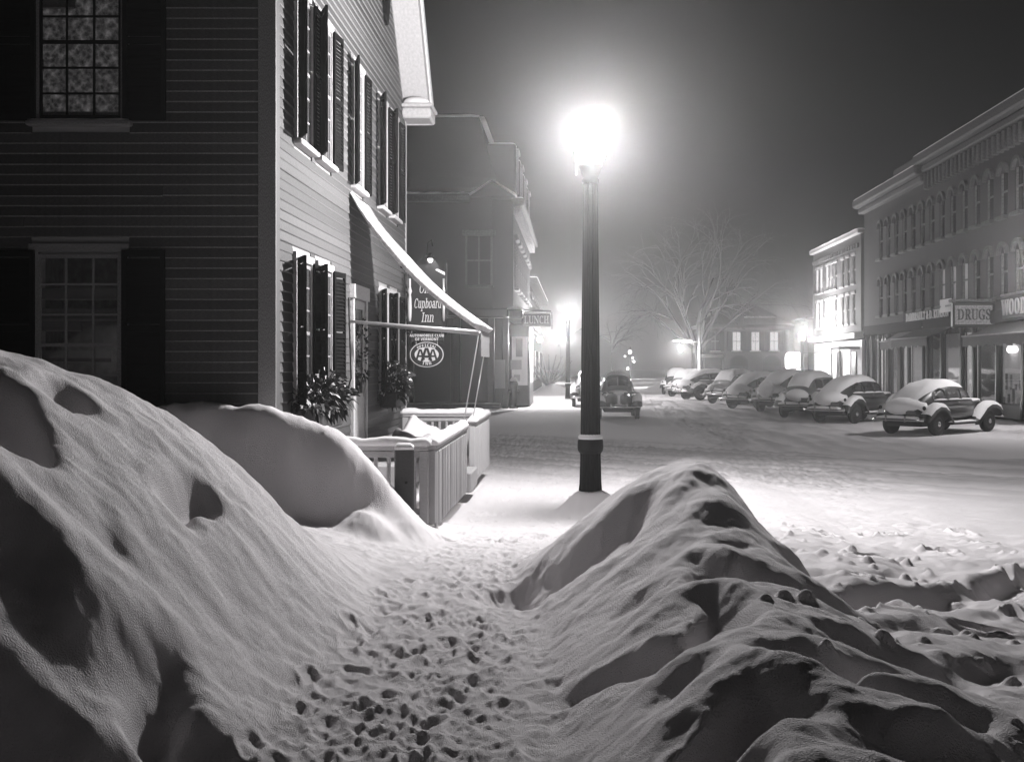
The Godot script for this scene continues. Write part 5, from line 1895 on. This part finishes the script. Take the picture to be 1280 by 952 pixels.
	# wheels
	for x in [1.42, -1.42]:
		for s in [-1, 1]:
			var wh := Node3D.new()
			wh.name = "wheel"
			c.add_child(wh, true)
			wh.position = Vector3(x, 0.35, s * 0.72)
			wh.basis = Basis(Vector3.RIGHT, PI / 2 * s)
			st = pen()
			st.set_smooth_group(0)
			lathe(st, [[0.22, -0.08], [0.33, -0.085], [0.355, -0.04], [0.355, 0.04], [0.33, 0.085], [0.22, 0.08]], 26)
			obj("tyre", done(st), M.rubber, wh)
			st = pen()
			st.set_smooth_group(0)
			lathe(st, [[0.225, 0.072], [0.2, 0.085], [0.15, 0.07], [0.1, 0.075], [0.07, 0.10], [0.01, 0.115]], 20)
			obj("hub", done(st), mat, wh)
			st = pen()
			st.set_smooth_group(0)
			lathe(st, [[0.085, 0.095], [0.07, 0.115], [0.01, 0.13]], 14)
			obj("hub_cap", done(st), M.chrome, wh)
	# grille, bumpers, plate, spare
	st = pen()
	for k in 9:
		var z := (k - 4) * 0.035
		block(st, Vector3(2.06 - absf(z) * 0.7, 0.55, z - 0.008), Vector3(2.135 - absf(z) * 0.7, 1.0, z + 0.008))
	obj("grille", done(st), M.chrome, c).set_meta("kind", "stuff")
	for x in [2.36, -2.36 if kind != "boxy" else -2.15]:
		st = pen()
		st.set_smooth_group(0)
		var pts := []
		for k in 9:
			var z := (k - 4) * 0.205
			pts.append(Vector3(x - signf(x) * 0.13 * pow(absf(z) / 0.82, 2.0), 0.50, z))
		tube(st, pts, [0.045], 8)
		obj("bumper", done(st), M.chrome, c)
		for z in [-0.3, 0.3]:
			obj("bumper_guard", softbox(Vector3(0.06, 0.2, 0.06), 0.02), M.chrome, c, Vector3(x, 0.53, z))
			obj("bumper_iron", rod(Vector3(x, 0.48, z), Vector3(x - signf(x) * 0.45, 0.46, z), 0.025, 6), M.iron, c)
	obj("number_plate", softbox(Vector3(0.02, 0.13, 0.32), 0.006), M.stone_dark, c, Vector3(-2.24 if kind != "boxy" else -1.9, 0.72, 0.42))
	obj("trunk_handle", rod(Vector3(-2.16 if kind != "boxy" else -1.79, 0.8, -0.1), Vector3(-2.16 if kind != "boxy" else -1.79, 0.8, 0.1), 0.025, 6), M.chrome, c)
	obj("underside", boxm(Vector3(-1.9, 0.28, -0.55), Vector3(1.9, 0.5, 0.55)), M.rubber, c)
	# settled snow
	if snow > 0.0:
		if snow > 0.6:
			obj("bumper_snow", snow_cap(1.3, 0.14, 0.09, 17, 12), M.snow, c, Vector3(-2.26 if kind != "boxy" else -2.05, 0.54, 0.65), Basis(Vector3.UP, PI / 2))
		if snow > 0.85:
			# the whole back is plastered
			st = pen()
			st.set_smooth_group(0)
			rings = []
			var cx := -1.72 if kind != "boxy" else -1.32
			for k in 7:
				var a := PackedVector3Array()
				var u := k / 6.0
				for i in 14:
					var wv := TAU * i / 14.0
					a.append(Vector3(cx - 0.62 * sin(u * PI * 0.5 + 0.02) , 0.86 + 0.34 * cos(u * PI * 0.5) * sin(wv), 0.67 * cos(u * PI * 0.5) * cos(wv)))
				rings.append(a)
			loft(st, rings, true)
			obj("trunk_snow", done(st), M.snow, c)
		obj("roof_snow", skin(kind, -1.30 if snow < 0.5 else (-2.0 if kind != "boxy" else -1.66), 0.5, -0.52, 0.52, 0.02 + 0.05 * snow), M.snow, c)
		st = pen()
		st.set_smooth_group(0)
		rings = []
		for k in 9:
			var x := lerpf(1.02, 2.0, k / 8.0)
			var hw := hump(x, [1.0, 1.5, 2.05], [0.40, 0.33, 0.16])
			var a := PackedVector3Array()
			for i in 9:
				var wv := PI * i / 8.0
				a.append(Vector3(x, 1.0 + (0.06 + 0.05 * snow) * pow(sin(wv), 0.6) - 0.03 * pow((x - 1.0), 2.0), -cos(wv) * hw))
			rings.append(a)
		loft(st, rings, true)
		obj("bonnet_snow", done(st), M.snow, c)
	return c


# a patch that lies over the cabin from x0 to x1 and z0 to z1, lifted off it
func skin(kind: String, x0: float, x1: float, z0: float, z1: float, lift: float) -> ArrayMesh:
	var st := pen()
	st.set_smooth_group(0)
	var nx := 14
	var nz := 10
	var p := func(i: int, k: int) -> Vector3:
		var x := lerpf(x0, x1, float(i) / nx)
		var f := lerpf(z0, z1, float(k) / nz)
		var z := f * car_half(kind, x) / 0.7
		var edge := 1.0
		if lift > 0.02:
			edge = minf(1.0, 0.15 + 4.0 * minf(minf(float(i) / nx, 1.0 - float(i) / nx), minf(float(k) / nz, 1.0 - float(k) / nz)))
			edge *= 1.0 + 0.18 * sin(x * 7.0 + z * 9.0) + 0.12 * sin(x * 17.0 - z * 5.0)
		var e := 0.02
		var n := Vector3(-(roof_y(kind, x + e, z) - roof_y(kind, x - e, z)) / (2 * e), 1.0, -(roof_y(kind, x, z + e) - roof_y(kind, x, z - e)) / (2 * e)).normalized()
		return Vector3(x, roof_y(kind, x, z), z) + n * (lift * edge + 0.004)
	for i in nx:
		for k in nz:
			if z1 > z0:
				quad(st, p.call(i, k), p.call(i, k + 1), p.call(i + 1, k + 1), p.call(i + 1, k))
			else:
				quad(st, p.call(i, k), p.call(i + 1, k), p.call(i + 1, k + 1), p.call(i, k + 1))
	return done(st)


func fender(path: Array, s: int, lift: float) -> ArrayMesh:
	var st := pen()
	st.set_smooth_group(0)
	var n := path.size()
	var strips := []
	for k in n:
		var a: Array = path[maxi(k - 1, 0)]
		var b: Array = path[mini(k + 1, n - 1)]
		var t := Vector2(b[0] - a[0], b[1] - a[1]).normalized()
		var up := Vector2(-t.y, t.x)
		if up.y < 0:
			up = -up
		var row := []
		for q in [[0.50, -0.10], [0.56, 0.0], [0.66, 0.035], [0.76, 0.03], [0.84, -0.01], [0.885, -0.08], [0.89, -0.17]]:
			if lift > 0.0 and (q[1] < -0.12):
				continue
			var l: float = lift * (0.2 if k == 0 or k == n - 1 else 1.0) * (0.4 if q[1] < -0.05 else 1.0)
			var v: Vector2 = Vector2(path[k][0], path[k][1]) + up * (q[1] * (0.6 if k == 0 or k == n - 1 else 1.0) + l)
			row.append(Vector3(v.x, v.y, s * (q[0] + l * 0.3)))
		strips.append(row)
	var m: int = strips[0].size()
	for k in n - 1:
		for i in m - 1:
			var front: bool = (path[0][0] > path[-1][0]) == (s > 0)
			if front:
				quad(st, strips[k][i], strips[k][i + 1], strips[k + 1][i + 1], strips[k + 1][i])
			else:
				quad(st, strips[k][i], strips[k + 1][i], strips[k + 1][i + 1], strips[k][i + 1])
	return done(st)


func make_cars() -> void:
	# x forward in the car; a turn of +angle swings the nose from +x towards -z
	var row := [
		["dark sedan with thick snow on roof and fenders, nearest parked car on the right", "round", "car_black", 0.9, 11.2, 36.6, 0.76],
		["black coupe with a snow-covered back, next beyond the nearest parked sedan", "round", "car_black", 0.9, 10.35, 43.6, 0.80],
		["snow-caked sedan just left of the black coupe in the parked row", "boxy", "car_grey", 1.0, 9.6, 47.4, 0.92],
		["pale sedan showing a round snowy spare, fourth in the parked row", "round", "car_tan", 1.0, 9.15, 50.6, 0.95],
		["broad-backed snowy sedan, fifth in the parked row", "round", "car_grey", 0.9, 8.55, 54.0, 0.80],
		["tall snow-roofed sedan, sixth in the parked row", "boxy", "car_tan", 0.8, 8.35, 60.5, 0.9],
		["snowy fastback seen from its side, seventh in the parked row", "round", "car_grey", 0.9, 7.9, 67.5, 0.45],
		["small snowy car near the far end of the parked row", "boxy", "car_tan", 0.9, 7.35, 74.0, 0.9],
		["dark-sided boxy car with bright rear windows, farthest in the parked row", "boxy", "car_navy", 0.7, 6.9, 80.5, 1.35],
	]
	for q in row:
		var y := height_at(q[4], q[5])
		var c := make_car(q[0], q[1], q[2], q[3], Vector3(q[4], y, -q[5]), q[6])
		c.scale = Vector3(rng.randf_range(0.94, 1.06), rng.randf_range(0.95, 1.04), rng.randf_range(0.96, 1.05)) if q[4] < 11.0 else Vector3(1.08, 0.95, 1.04)
		if q[0].begins_with("pale sedan"):
			var st := pen()
			st.set_smooth_group(0)
			lathe(st, [[0.02, -0.09], [0.3, -0.09], [0.35, -0.03], [0.35, 0.03], [0.3, 0.09], [0.22, 0.07], [0.2, 0.1], [0.02, 0.11]], 22)
			obj("spare_wheel", done(st), M.snow, c, Vector3(-2.28, 0.95, 0.0), Basis(Vector3.BACK, PI / 2 - 0.2))
	make_car("black sedan with snow on its roof, facing us behind the lamp post", "boxy", "car_grey", 0.85, Vector3(1.62, height_at(1.62, 47.0), -47.0), -PI / 2, "cars at the left kerb")
	make_car("dim car behind the lamp post, half hidden beyond the facing sedan", "boxy", "car_grey", 0.7, Vector3(0.62, height_at(0.62, 58.0), -58.0), -PI / 2, "cars at the left kerb")
